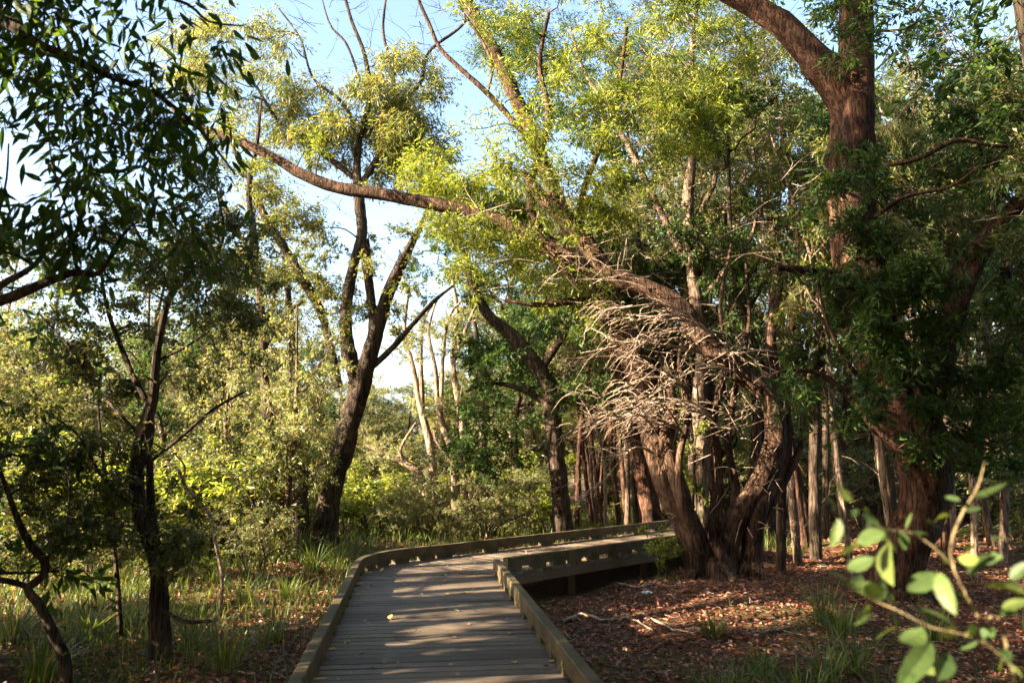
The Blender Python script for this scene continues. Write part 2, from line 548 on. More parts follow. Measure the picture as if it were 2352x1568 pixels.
def kerb(line, side, block_step, block_len):
    c = resample(offset_line(line, side), 0.07)
    per = int(2.4 / 0.07)
    for k in range(0, len(c) - 2, per):
        seg_ = c[k:min(k + per + 1, len(c))].copy()
        if len(seg_) < 3: continue
        seg_[0] += unit(seg_[1] - seg_[0]) * 0.003
        seg_[-1] -= unit(seg_[-1] - seg_[-2]) * 0.003
        gk = Geo()
        dz = rng.normal(0, 0.002)
        bar(gk, seg_, KW * (1 + rng.normal(0, .01)), 0.062 + dz, KZ + dz)
        gk.build('kerb_rail', KERB_M, walk)
    nb = int(len(c) * 0.07 / block_step)
    for k in range(nb):
        i = int((k + 0.5) * block_step / 0.07)
        h = max(1, int(block_len / 2 / 0.07))
        if i - h < 0 or i + h + 1 > len(c): continue
        gk = Geo()
        bar(gk, c[i - h:i + h + 1], KW - 0.012, 0.001, 0.062, 0.004)
        gk.build('spacer_block', KERB_M, walk)


no = n1_ + 1
kerb(outer[:no - 3], KW / 2 + 0.01, 0.42, 0.27)
kerb(outer[no - 4:bend_end + 8], KW / 2 + 0.01, 0.42, 0.28)
kerb(outer[bend_end + 7:], KW / 2 + 0.01, 1.35, 0.42)
kerb(inner_a, -KW / 2 - 0.01, 0.5, 0.3)
kerb(inner_b[1:], -KW / 2 - 0.01, 0.42, 0.30)
# frame below the deck
for ln, off, nm in ((outer, 0.10, 'edge_beam'), (inner_a, -0.10, 'edge_beam'), (inner_b, -0.03, 'edge_beam')):
    gb = Geo()
    bar(gb, resample(offset_line(ln, off), 0.2), 0.05, -0.165, -0.042)
    gb.build(nm, BEAM_M, walk)
for k in range(4, len(pairs), 13):
    for e, f in ((0, 0.1), (1, 0.1)):
        c = pairs[k, e] + unit(pairs[k, 1 - e] - pairs[k, e]) * 0.22
        gp = Geo()
        a = 0.05
        zb = float(ground_z(c[0], c[1])) - 0.15
        sq = np.array([[-a, -a, 0], [a, -a, 0], [a, a, 0], [-a, a, 0]])
        hexa(gp, c + sq + [0, 0, zb], c + sq + [0, 0, -0.042])
        gp.build('post', BEAM_M, walk)

# ------------------------------------------------------------------ trees
SEGS = dict(trunk=12)


class Tree:
    def __init__(s, name, label, cat, base_px, d, bark, leaf, group=None, depth=0.0):
        s.d = d
        b = P(base_px[0], base_px[1], d)
        s.base = np.array([b[0], b[1], float(ground_z(b[0], b[1]))])
        s.root = empty(name, s.base)
        tag(s.root, label, cat, group)
        s.bark, s.leaf = bark, leaf
        s.parts = {}
        s.samples, s.srad = [], []

    def geo(s, name):
        return s.parts.setdefault(name, Geo())

    def limb(s, spec, part='trunk', own=True, ground=False, ridge=0.07, rough=0.045, step=None, wob=0.0, d=None):
        """spec: (px, py, width px[, depth shift]) from the root end"""
        dd = d or s.d
        pts, rad = [], []
        for e in spec:
            D = dd + (e[3] if len(e) > 3 else 0)
            pts.append(P(e[0], e[1], D))
            rad.append(e[2] / 2 * D / F)
        if ground:
            p0 = pts[0].copy()
            p0[2] = float(ground_z(p0[0], p0[1])) - 0.12
            if pts[0][2] - p0[2] > 0.25:
                pts.insert(0, p0); rad.insert(0, rad[0] * 1.25)
            else:
                pts[0] = p0; rad[0] *= 1.2
        mx = max(rad)
        pts, rad = smooth_path(pts, rad, step or max(0.07, min(0.25, mx * 0.9)))
        if wob:
            pts = pts + np.cumsum(rng.normal(0, wob, pts.shape), axis=0) * np.linspace(0, 1, len(pts))[:, None] * 0.5
        g_ = s.geo(part) if not own else Geo()
        tube(g_, pts, rad, 14 if mx > 0.12 else (9 if mx > 0.04 else 6), rough, ridge)
        if own:
            s.parts.setdefault('_own', []).append((part, g_))
        s.samples.append(pts); s.srad.append(rad)
        return pts, rad

    def join(s, c, r=None, part='twig_sprays'):     # a branch from the nearest wood to c
        if not s.samples: return
        A = np.concatenate(s.samples)
        R = np.concatenate(s.srad)
        dist = np.linalg.norm(A - c, axis=1) + 1.5 * np.maximum(A[:, 2] - c[2], 0)
        i = int(np.argmin(dist))
        p0 = A[i]
        L = np.linalg.norm(c - p0)
        if L < 0.12: return
        r0 = min(R[i] * 0.7, 0.008 + 0.011 * L)
        m1 = p0 + (c - p0) * 0.35 + rng.normal(0, 0.07 * L, 3) + [0, 0, 0.06 * L]
        m2 = p0 + (c - p0) * 0.7 + rng.normal(0, 0.07 * L, 3) + [0, 0, 0.05 * L]
        pts, rad = smooth_path([p0, m1, m2, c], [r0, r0 * 0.8, r0 * 0.6, r0 * 0.35], 0.18)
        tube(s.geo(part), pts, rad, 5, 0.05)
        s.samples.append(pts[2:]); s.srad.append(rad[2:])

    def clump(s, c, r, nt=14, nl=16, L=0.08, W=0.022, droop=0.3, flat=0.7, spread=0.3, big=False, twig=0.005, join=True, up=0.5):
        c = np.asarray(c, float)
        if join: s.join(c)
        D = rand_dirs(nt) * np.array([1, 1, flat]) + [0, 0, 0.15]
        ln = r * (0.45 + 0.65 * rng.random(nt))[:, None]
        A = c + rand_dirs(nt) * r * 0.12
        C = A + D * ln
        B = (A + C) / 2 + rng.normal(0, 0.09 * r, (nt, 3))
        C = C - [0, 0, 0.15 * r * droop]
        kp = prune((A + C) / 2)
        if kp.any(): prisms(s.geo('twig_sprays'), A[kp], B[kp], C[kp], twig)
        t = rng.random((nt, nl)) ** 0.7
        t = 0.2 + 0.85 * t
        t3 = t[..., None]
        Q = (1 - t3) ** 2 * A[:, None] + 2 * t3 * (1 - t3) * B[:, None] + t3 ** 2 * C[:, None]
        Q = Q + rng.normal(0, spread * 0.16 * r + 0.01, Q.shape)
        dirn = (C - A) / (np.linalg.norm(C - A, axis=1)[:, None] + 1e-9)
        Ax = dirn[:, None] * 0.7 + rng.normal(0, 0.55, Q.shape) + [0, 0, -droop]
        Q, Ax = Q.reshape(-1, 3), Ax.reshape(-1, 3)
        if big:
            k = prune(Q)
            add_big_leaves(s.geo('crown'), Q[k], Ax[k], L, W, up)
        else:
            add_leaves(s.geo('crown'), Q, Ax, L, W, up)

    def fill(s, n, ell, r, dd=(-1, 1), **kw):
        """n clumps inside ellipses (px, py, rx, ry) given on the tree's own depth"""
        ar = np.array([e[2] * e[3] for e in ell], float)
        cs = []
        for _ in range(n):
            e = ell[rng.choice(len(ell), p=ar / ar.sum())]
            a, q = rng.random() * 2 * np.pi, math.sqrt(rng.random())
            D = s.d + dd[0] + (dd[1] - dd[0]) * rng.random()
            cs.append(P(e[0] + e[2] * q * math.cos(a), e[1] + e[3] * q * math.sin(a), s.d) * 1.0 + np.array([0, D - s.d, 0]))
        A = np.concatenate(s.samples) if s.samples else np.zeros((1, 3))
        cs.sort(key=lambda c: np.min(np.linalg.norm(A - c, axis=1)))
        for c in cs:
            if c[2] < ground_z(c[0], c[1]) + 0.15: continue
            s.clump(c, r * (0.7 + 0.6 * rng.random()), **kw)

    def finish(s, twig_mat=None):
        for part, g_ in s.parts.pop('_own', []):
            g_.build(part, s.bark, s.root, s.base, smooth=True)
        for part, g_ in s.parts.items():
            if not g_.v: continue
            m = s.leaf if part == 'crown' else (DEADWOOD if part == 'dead_sprays' else (twig_mat or s.bark))
            g_.build(part, m, s.root, s.base, smooth=part != 'crown')
        return s.root


# ------------------------------------------------------------------ where the sun gets through
for a in [(1520, 790, 12.0, .75), (1500, 960, 12.0, .65), (1600, 740, 12.3, .4), (1450, 640, 12.3, .4), (1610, 1000, 13.8, .45), (1615, 1160, 13.8, .3),
          (1960, 500, 11, .5), (1975, 620, 11, .4), (2010, 985, 10.2, .24), (1630, 1400, 9.7, .8), (1380, 1330, 12, .4), (1950, 1240, 14, .35),
          (950, 1275, 11.6, .65), (1250, 1240, 14, .65), (1000, 1390, 7.9, .42), (1030, 1300, 10.9, .5), (1010, 1345, 9.2, .4), (1090, 1265, 12.5, .5), (1000, 1420, 7.2, .25),  (960, 1450, 6.7, .22), (1000, 1540, 5.4, .12), (1100, 1330, 9.6, .35),
          (1200, 280, 12, 1.6, 3.2), (1050, 400, 12, 1.0, 3), (1420, 120, 12, 1.3, 4), (1350, 400, 12.5, .9, 3), (600, 360, 12.8, .5, 1.6), (800, 430, 12.8, .5, 1.6),
          (430, 1100, 9, .4), (600, 1340, 11, .8), (520, 1430, 8.9, .5), (640, 1390, 9.9, .5), (430, 1340, 11, .5), (1150, 800, 15, .8), (1750, 300, 14, .9, 3), (2200, 140, 12, .5), 
          (2180, 1370, 1.75, .3), (2130, 1480, 1.7, .25), (2230, 1180, 1.75, .2), (1600, 500, 14, 1.0), (1450, 1000, 12, .4)]:
    lit(*a)
CULL = True
_prune = prune


def prune(Pn):
    return _prune(Pn) if CULL else np.ones(len(Pn), bool)


SM = dict(nt=12, nl=22, L=0.075, W=0.026, twig=0.004)       # small leaves
NARROW = dict(nt=14, nl=28, L=0.11, W=0.025, spread=.6, droop=0.35, twig=0.004)

def roots(t, px, py, n, w, L, d=None):
    c = P(px, py, d or t.d)
    g_ = t.geo('trunk_roots')
    for k in range(n):
        a = k * 6.28 / n + rng.normal(0, .3)
        l = L * rng.uniform(.6, 1.3)
        pts = []
        for f in (0, .3, .65, 1):
            x_, y_ = c[0] + math.cos(a + f * .4) * (w * .5 + l * f), c[1] + math.sin(a + f * .4) * (w * .5 + l * f)
            pts.append([x_, y_, float(ground_z(x_, y_)) + (.30 * w * 2.2 * (1 - f) ** 2.2 + .01 - .06 * f)])
        q_, r_ = smooth_path(pts, [w * .36, w * .24, w * .14, w * .04], .08)
        tube(g_, q_ + rng.normal(0, .012, q_.shape), r_, 8, .09, .08)


def bare_twigs(t, n, ell, dd, part='dead_sprays', rr=.007):
    g_ = t.geo(part)
    for k in range(n):
        e = ell[rng.integers(len(ell))]
        a, q = rng.random() * 6.28, math.sqrt(rng.random())
        p0 = P(e[0] + e[2] * q * math.cos(a), e[1] + e[3] * q * math.sin(a), t.d + rng.uniform(*dd))
        d0 = unit(rng.normal(size=3) * [1, .7, .45] + [-.35, -.1, .1])
        L = rng.uniform(.25, .95)
        c1 = p0 + d0 * L * .5 + rng.normal(0, .05 * L, 3)
        c2 = p0 + d0 * L + rng.normal(0, .12 * L, 3)
        q_, r_ = smooth_path([p0, c1, c2], [rr * rng.uniform(.7, 1.4), rr * .8, rr * .3], .1)
        tube(g_, q_, r_, 4, .1)
        for j in range(rng.integers(1, 4)):
            s0 = q_[rng.integers(1, len(q_))]
            d1 = unit(d0 + rng.normal(0, .6, 3))
            w_, r_ = smooth_path([s0, s0 + d1 * L * .2, s0 + d1 * L * .4 + rng.normal(0, .06 * L, 3)], [rr * .6, rr * .5, rr * .2], .1)
            tube(g_, w_, r_, 3, .1)


# ---- leaning clump tree at the inside of the bend
t = Tree('multi_stem_tree', 'leaning red-brown tree with several stems and pale dead twigs beside the bend', 'tree', (1650, 1325), 12.3, BARK_BROWN, GREEN_BRIGHT)
t.limb([(1628, 1330, 66), (1586, 1225, 62), (1540, 1130, 58), (1508, 1030, 56, .1), (1478, 900, 58, .4), (1436, 780, 60, .6), (1390, 690, 62, .7), (1336, 625, 58, .7), (1250, 560, 48, .7),
        (1160, 515, 38, .6), (1080, 488, 33, .6), (980, 466, 31, .6), (880, 447, 30, .6), (780, 432, 28, .6), (700, 403, 26, .6), (640, 368, 24, .7), (580, 338, 23, .8),
        (530, 318, 20, .8), (480, 300, 17, .9), (420, 270, 10, 1), (370, 225, 5, 1)], 'trunk', ground=True, ridge=.05)
t.limb([(1672, 1330, 56), (1666, 1255, 54), (1697, 1180, 50), (1745, 1110, 48), (1782, 1010, 48), (1760, 910, 42), (1690, 850, 45), (1620, 785, 48), (1560, 705, 48), (1480, 660, 44),
        (1410, 637, 40), (1370, 590, 38), (1320, 522, 38), (1262, 472, 38), (1225, 425, 26), (1200, 390, 10)], 'limb', ground=True, ridge=.06)
t.limb([(1280, 490, 20), (1266, 410, 17), (1225, 340, 15), (1180, 280, 14), (1120, 215, 13), (1060, 160, 12), (1010, 110, 11), (988, 60, 9), (962, 0, 8), (940, -80, 5)], 'limb')
t.limb([(1728, 1350, 44), (1728, 1250, 40), (1745, 1150, 44), (1790, 1050, 48, .3), (1798, 960, 34, .4), (1770, 800, 26, .5), (1785, 640, 22, .6), (1770, 500, 16, .7)], 'limb', ground=True)
t.limb([(1600, 1300, 46, -.1), (1580, 1200, 40, -.15), (1550, 1090, 38, -.15), (1530, 1010, 32, -.1), (1545, 930, 22, 0), (1530, 840, 16, 0)], 'limb', ground=True)
t.limb([(1650, 1290, 26), (1640, 1190, 22), (1652, 1080, 20), (1640, 960, 17), (1665, 830, 13), (1655, 700, 9), (1680, 560, 5)], 'limb')
t.limb([(1690, 1250, 22, .1), (1690, 1130, 20, .2), (1672, 1010, 17, .3), (1690, 890, 13, .3), (1720, 740, 9, .4), (1712, 600, 5, .4)], 'limb')
t.limb([(1610, 1270, 24, -.2), (1570, 1160, 20, -.3), (1560, 1060, 17, -.3), (1580, 940, 13, -.2), (1560, 820, 9, -.1), (1590, 700, 5, 0)], 'limb')
t.limb([(1740, 1210, 24, .1), (1790, 1120, 22, .2), (1840, 1020, 16, .3), (1850, 900, 11, .4), (1890, 760, 6, .5)], 'limb')
t.limb([(1640, 1240, 30, -.2), (1680, 1330, 26, -.3), (1700, 1375, 18, -.5)], 'limb')
t.limb([(1120, 215, 6), (1130, 150, 7), (1105, 90, 6), (1060, 20, 5), (1040, -60, 4)], 'limb')
t.limb([(1400, 700, 26, .3), (1330, 690, 18, .1), (1240, 700, 12, 0), (1160, 690, 7, 0)], 'limb')
t.limb([(1250, 558, 22, .6), (1220, 480, 20, .5), (1230, 380, 18, .4), (1260, 270, 16, .3), (1240, 150, 12, .2), (1260, 30, 9, 0)], 'limb')
t.limb([(1330, 530, 18), (1340, 440, 16, .3), (1380, 330, 14, .5), (1420, 200, 11, .5), (1440, 60, 8, .4)], 'limb')
t.fill(58, [(1240, 120, 240, 190), (1190, 330, 230, 120), (1380, 270, 200, 180)], .5, (-.9, .9), **NARROW)
t.fill(40, [(1060, 390, 160, 110), (1200, 430, 220, 80), (970, 330, 110, 60)], .44, (1.0, 2.2), **NARROW)
t.fill(44, [(1500, 110, 240, 200), (1500, 330, 170, 150), (1380, 470, 120, 90)], .48, (-.5, 1.2), **NARROW)
t.fill(24, [(1180, 640, 150, 70), (1120, 560, 120, 50), (1330, 760, 90, 60)], .5, (-.3, .8), **SM)
t.fill(26, [(1250, 600, 110, 70), (1280, 690, 60, 60), (1150, 540, 110, 50)], .42, (-1.3, -.3), **SM)
t.fill(6, [(620, 330, 130, 60), (460, 250, 60, 60)], .35, (-.2, .8), **SM)
roots(t, 1640, 1330, 7, .36, .55)
roots(t, 1722, 1345, 5, .26, .4)
bare_twigs(t, 70, [(1420, 560, 180, 120), (1300, 640, 120, 80), (1180, 480, 120, 90)], (-.8, .8))
bare_twigs(t, 60, [(1620, 900, 110, 150), (1720, 860, 70, 110)], (-.6, .2), rr=.008)
# tangle of dead hanging twigs
gt = t.geo('dead_sprays')
DT = 11.9
for s_, nst in [((1690, 850), 1), ((1500, 980), 1), ((1530, 860), 1), ((1470, 760), 1), ((1640, 770), 2), ((1610, 810), 3), ((1560, 880), 2), ((1640, 960), 2), ((1560, 985), 3), ((1500, 1040), 1), ((1580, 720), 1)]:
    for j in range(nst):
        ex, ey = s_[0] - rng.uniform(60, 235), s_[1] + rng.uniform(-70, 110)
        d1 = DT + rng.uniform(-.6, .3)
        main = [P(s_[0], s_[1], DT + .25), P(s_[0] * .6 + ex * .4, s_[1] * .6 + ey * .4 - rng.uniform(0, 40), d1), P(ex, ey, d1 - .1)]
        pts, rad = smooth_path(main, [.022, .014, .006], .08)
        tube(gt, pts, rad, 5, .08)
        for k in range(13):
            p0 = pts[rng.integers(1, len(pts))]
            d0 = unit(np.array([-1.0 + rng.normal(0, .35), rng.normal(-.15, .5), rng.normal(.1, .45)]))
            L = rng.uniform(.25, .75)
            c1 = p0 + d0 * L * .45
            c2 = p0 + d0 * L * .8 + np.array([-.1 * L, 0, rng.normal(-.12, .14) * L])
            c3 = c2 + np.array([rng.normal(-.2, .12), rng.normal(0, .1), rng.normal(-.16, .16)]) * L
            q, rr = smooth_path([p0, c1, c2, c3], [.0105, .009, .006, .002], .06)
            tube(gt, q + rng.normal(0, .008, q.shape), rr * rng.uniform(.5, 1.4), 5, .1)
            if rng.random() < .4:
                q, rr = smooth_path([c1, c1 + (d0 + [-.3, .2, -.6]) * L * .25, c1 + (d0 + [-.5, .2, -1.3]) * L * .4], [.006, .005, .002], .06)
                tube(gt, q, rr, 5, .1)
for k in range(90):                                          # short stubs on the lower stems and to the right
    px, py = rng.choice([1560, 1640, 1700, 1780]) + rng.normal(0, 35), rng.uniform(780, 1240)
    p0 = P(px, py, DT + rng.uniform(-.2, .5))
    d0 = unit(rng.normal(size=3) + np.array([.3, -.4, 0.1]))
    L = rng.uniform(.12, .5)
    q, rr = smooth_path([p0, p0 + d0 * L * .5, p0 + d0 * L + [0, 0, rng.normal(-.1, .1) * L]], [.008, .006, .003], .07)
    tube(gt, q, rr, 5, .1)
t.finish()

# ---- big red-barked tree on the right
t = Tree('red_bark_tree', 'massive dark red-brown tree with a broad forked trunk right of the boardwalk', 'tree', (2050, 1350), 11.0, BARK_RED, GREEN_DARK)
t.limb([(2052, 1350, 100), (2080, 1260, 94), (2112, 1180, 98), (2126, 1100, 112), (2106, 1010, 126), (2062, 915, 128), (2014, 800, 118), (1982, 680, 112), (1966, 550, 106), (1955, 420, 100),
        (1955, 300, 96), (1965, 200, 86), (1966, 100, 80), (1968, 0, 76), (1978, -140, 66), (1970, -320, 50)], ground=True, ridge=.07)
t.limb([(1962, 290, 70), (1925, 200, 84), (1860, 122, 72), (1790, 52, 62), (1720, 10, 55), (1650, -30, 50), (1560, -90, 36)], 'limb', ridge=.05)
t.limb([(2112, 1040, 66), (2135, 920, 66), (2170, 780, 64), (2205, 660, 60), (2255, 570, 50), (2310, 500, 42), (2370, 435, 36), (2450, 340, 25), (2520, 240, 14)], 'limb', ridge=.05)
t.limb([(2020, 720, 26, -.3), (1950, 645, 24, -.5), (1850, 622, 22, -.6), (1785, 615, 12, -.7)], 'limb')
t.limb([(2140, 1150, 19, -.4), (2095, 1062, 18, -.6), (2010, 985, 17, -.7), (1960, 922, 15, -.7), (1890, 862, 12, -.7), (1820, 850, 8, -.7), (1760, 862, 4, -.7)], 'limb')
t.limb([(1985, 385, 12, -.4), (2100, 368, 10, -.6), (2200, 322, 10, -.8), (2290, 336, 9, -.8), (2400, 325, 7, -.8)], 'limb')
t.limb([(2010, 500, 10, -.4), (2080, 452, 9, -.5), (2180, 430, 7, -.6), (2250, 380, 5, -.7)], 'limb')
t.limb([(2030, 900, 14, -.6), (1960, 850, 10, -.9), (1900, 740, 8, -1), (1880, 650, 5, -1)], 'limb')
DK = dict(nt=12, nl=17, L=0.12, W=0.034, droop=0.3, twig=0.004)
roots(t, 2052, 1345, 7, .32, .55)
t.fill(9, [(1990, 880, 110, 170), (2060, 1060, 60, 60)], .26, (-1.5, -.9), **DK)
t.fill(12, [(1985, 760, 60, 120)], .36, (-1.3, -.6), **DK)
t.fill(34, [(1880, 560, 130, 150), (1800, 700, 120, 90), (2010, 760, 110, 120), (1950, 250, 60, 130), (1830, 960, 70, 110)], .42, (-1.3, -.1), **DK)
bare_twigs(t, 60, [(2200, 150, 110, 90), (2200, 500, 120, 200), (1850, 500, 80, 150)], (-.8, 1))
t.fill(36, [(2230, 780, 130, 220), (2280, 500, 100, 160), (2180, 1000, 150, 120), (2300, 950, 90, 160)], .45, (-1.4, .5), **DK)
t.fill(16, [(1800, -40, 200, 90), (2050, 0, 200, 120), (2250, 200, 130, 140)], .6, (-.8, 1.2), **DK)
t.finish()

# ---- dark forked gum left of the bend
t = Tree('forked_gum_tree', 'tall dark gum with repeatedly forking limbs left of the boardwalk bend', 'tree', (738, 1262), 16.0, BARK_DARK, GREEN_GUM)
t.limb([(735, 1262, 66), (750, 1180, 54), (772, 1080, 50), (800, 980, 46), (826, 900, 48), (838, 850, 44), (862, 770, 36), (886, 690, 32), (915, 620, 28), (945, 560, 18), (975, 500, 12), (1000, 420, 7)], ground=True)
t.limb([(822, 890, 30), (800, 800, 34), (795, 710, 27), (812, 610, 22), (832, 540, 24), (826, 470, 27), (820, 400, 21), (825, 320, 17), (848, 230, 14), (838, 130, 11), (805, 40, 8), (780, -60, 5)], 'limb')
t.limb([(850, 800, 20), (857, 735, 22), (846, 640, 23), (834, 550, 24)], 'limb')
t.limb([(775, 890, 22), (745, 740, 20), (700, 650, 20), (656, 575, 21), (605, 490, 19), (575, 420, 14), (540, 350, 9), (520, 260, 5)], 'limb')
t.limb([(846, 850, 13), (900, 800, 13), (952, 740, 12), (1000, 688, 8), (1050, 650, 4)], 'limb')
t.limb([(832, 420, 15), (878, 340, 14), (905, 250, 13), (898, 150, 9), (880, 70, 7), (890, -30, 4)], 'limb')
t.limb([(905, 250, 10), (965, 190, 10), (985, 120, 8), (1060, 60, 6), (1090, 10, 4)], 'limb')
t.limb([(815, 410, 13), (740, 350, 13), (690, 310, 12), (640, 280, 8), (590, 200, 6)], 'limb')
t.limb([(825, 330, 9), (790, 240, 8), (720, 180, 6), (690, 90, 5), (640, 20, 4)], 'limb')
t.limb([(845, 240, 6), (800, 110, 6), (760, 60, 5), (740, 0, 3)], 'limb')
GUM = dict(nt=12, nl=19, L=0.13, W=0.028, spread=.6, droop=0.75, twig=0.004)
t.fill(62, [(620, 220, 130, 150), (500, 140, 120, 140), (690, 250, 70, 110)], .5, (-1, 1.2), **GUM)
t.fill(84, [(930, 200, 90, 90), (870, 290, 130, 70), (960, 330, 80, 70), (760, 310, 60, 60)], .48, (-.8, 1), **GUM)
t.fill(24, [(640, 470, 60, 60), (720, 520, 50, 40), (900, 400, 70, 50)], .4, (-.8, .8), **GUM)
t.fill(34, [(900, 640, 110, 120), (780, 600, 90, 120), (700, 640, 70, 90), (960, 760, 60, 60)], .3, (-.8, .9), nt=10, nl=14, L=.085, W=.03, twig=.004)
bare_twigs(t, 70, [(900, 650, 130, 140), (760, 560, 110, 120), (760, 90, 120, 110), (1000, 80, 60, 80)], (-.6, .8), 'bare_sprays', .006)
bare_twigs(t, 60, [(850, 150, 160, 170), (700, 350, 120, 150), (960, 250, 80, 120)], (-.6, .6), 'bare_sprays', .006)
t.fill(16, [(790, 720, 50, 70), (720, 640, 50, 50)], .4, (-.6, .8), **SM)
t.finish()

t = Tree('slim_gum_tree', 'slim dark-barked gum just left of the big forked gum', 'tree', (650, 1262), 15.0, BARK_DARK, GREEN_OLIVE)
t.limb([(652, 1262, 30), (646, 1200, 27), (636, 1080, 30), (622, 980, 26), (608, 880, 21), (602, 760, 20), (594, 640, 18), (580, 520, 16), (572, 430, 13), (590, 330, 9), (600, 230, 5)], ground=True)
t.limb([(605, 800, 12), (660, 720, 10), (700, 690, 7)], 'limb')
t.limb([(590, 600, 12), (540, 520, 9), (500, 440, 6)], 'limb')
t.fill(26, [(640, 720, 90, 120), (560, 430, 90, 110), (500, 560, 80, 80)], .5, (-.8, .8), **SM)
t.finish()
t = Tree('broken_gum_tree', 'stout dark trunk between the slim gum and the big forked gum', 'tree', (690, 1250), 17.5, BARK_DARK, GREEN_OLIVE)
t.limb([(690, 1250, 38), (688, 1100, 34), (680, 1000, 27), (674, 850, 22), (664, 700, 17), (652, 560, 11), (660, 460, 6)], ground=True)
t.fill(16, [(690, 830, 70, 120), (650, 640, 60, 90)], .5, (-.8, .8), **SM)
t.finish()

# ---- small dark tree on the left
t = Tree('small_leaved_tree', 'dark crooked tree with tiny olive leaves standing at the left path edge', 'tree', (368, 1488), 7.7, BARK_DARK, GREEN_OLIVE)
t.limb([(372, 1490, 46), (365, 1400, 42), (362, 1310, 38), (340, 1230, 36), (315, 1130, 32), (322, 1020, 28), (350, 920, 22), (358, 830, 20), (378, 720, 17), (397, 668, 15), (432, 633, 11), (490, 590, 9), (515, 535, 6), (500, 450, 4)], ground=True)
t.limb([(394, 672, 11), (365, 615, 10), (330, 560, 9), (300, 500, 7), (290, 430, 4)], 'limb')
t.limb([(368, 1290, 20, -.05), (350, 1200, 20, .1), (343, 1050, 17, .15), (345, 950, 14, .2), (300, 850, 11, .3), (250, 720, 9, .4), (228, 600, 6, .4)], 'limb')
t.limb([(345, 1060, 9), (420, 1000, 8), (490, 940, 7, .2), (560, 900, 5, .3)], 'limb')
t.limb([(355, 830, 8), (420, 800, 7), (480, 760, 5)], 'limb')
t.limb([(330, 1180, 9), (240, 1100, 8, -.2), (180, 1000, 6, -.2), (110, 950, 4, -.2)], 'limb')
t.limb([(322, 1000, 9), (230, 900, 8, .2), (160, 800, 6, .3), (90, 720, 4, .4)], 'limb')
t.limb([(375, 1400, 10, -.05), (400, 1415, 9, -.3), (430, 1428, 9, -.4), (485, 1425, 6, -.5)], 'limb')
TINY = dict(nt=13, nl=26, L=0.052, W=0.022, twig=0.0025)
t.fill(120, [(380, 520, 190, 130), (220, 680, 170, 130), (480, 700, 110, 130), (130, 850, 130, 110), (330, 880, 150, 90)], .3, (-.7, 1.2), **TINY)
t.fill(60, [(180, 1050, 170, 110), (460, 1030, 120, 90), (350, 1230, 150, 90)], .26, (-.6, .9), **TINY)
t.finish()

t = Tree('twisted_sapling', 'thin twisted black-stemmed sapling near the left edge', 'sapling', (150, 1520), 7.0, BARK_DARK, GREEN_OLIVE)
t.limb([(150, 1525, 26), (120, 1450, 24), (92, 1392, 22), (65, 1352, 21), (98, 1322, 19), (104, 1290, 17), (70, 1250, 16), (40, 1190, 13), (15, 1120, 10), (-20, 1020, 7), (-30, 900, 4)], ground=True)
t.limb([(68, 1350, 15), (30, 1336, 14), (-40, 1322, 12), (-120, 1280, 6)], 'limb')
t.limb([(95, 1300, 7), (150, 1220, 6), (160, 1120, 4)], 'limb')
t.fill(14, [(60, 1080, 120, 110), (120, 1200, 60, 60), (-80, 1150, 80, 100)], .24, (-.5, .6), **TINY)
t.finish()
t = Tree('straight_sapling', 'thin upright dark sapling left of the crooked tree', 'sapling', (280, 1448), 8.4, BARK_DARK, GREEN_OLIVE)
t.limb([(282, 1450, 14), (270, 1330, 11), (255, 1210, 10), (236, 1050, 8), (226, 930, 5), (230, 850, 3)], ground=True)
t.fill(10, [(230, 980, 80, 100), (270, 1160, 60, 80)], .24, (-.4, .4), **TINY)
t.finish()
t = Tree('dead_branch', 'pale bent dead branch sticking up from the left undergrowth', 'branch', (500, 1260), 9.5, DEADWOOD, GREEN_OLIVE)
t.limb([(510, 1330, 8), (497, 1255, 9), (482, 1185, 10), (452, 1147, 10), (426, 1118, 10), (410, 1078, 9)], ground=True)
t.limb([(482, 1185, 5), (510, 1165, 4), (540, 1140, 3)], 'limb')
t.limb([(418, 1105, 6), (425, 1072, 5), (400, 1040, 3)], 'limb')
t.finish()

# ---- leaning tree behind the deck
t = Tree('leaning_dark_tree', 'dark leaning tree in deep green leaf behind the deck past the bend', 'tree', (1290, 1200), 17.0, BARK_DARK, GREEN_DARK)
t.limb([(1295, 1220, 44), (1285, 1120, 38), (1272, 1000, 36), (1262, 900, 34), (1225, 830, 34), (1175, 770, 32), (1120, 720, 24), (1085, 640, 18), (1060, 540, 12), (1050, 450, 7)], ground=True)
t.limb([(1240, 850, 18), (1300, 760, 16), (1340, 680, 12), (1390, 600, 8)], 'limb')
t.limb([(1265, 930, 14), (1190, 890, 12), (1120, 880, 8), (1070, 900, 5)], 'limb')
t.fill(30, [(1150, 930, 120, 130), (1110, 800, 70, 60), (1260, 820, 130, 110)], .55, (-1.2, .8), nt=13, nl=22, L=.1, W=.04, twig=.004)
t.fill(26, [(1270, 650, 150, 120), (1140, 650, 80, 80), (1370, 900, 90, 100)], .55, (-.6, 1.2), **SM)
t.fill(8, [(1110, 1060, 70, 60)], .45, (-1, 0), nt=13, nl=20, L=.1, W=.035)
t.finish()

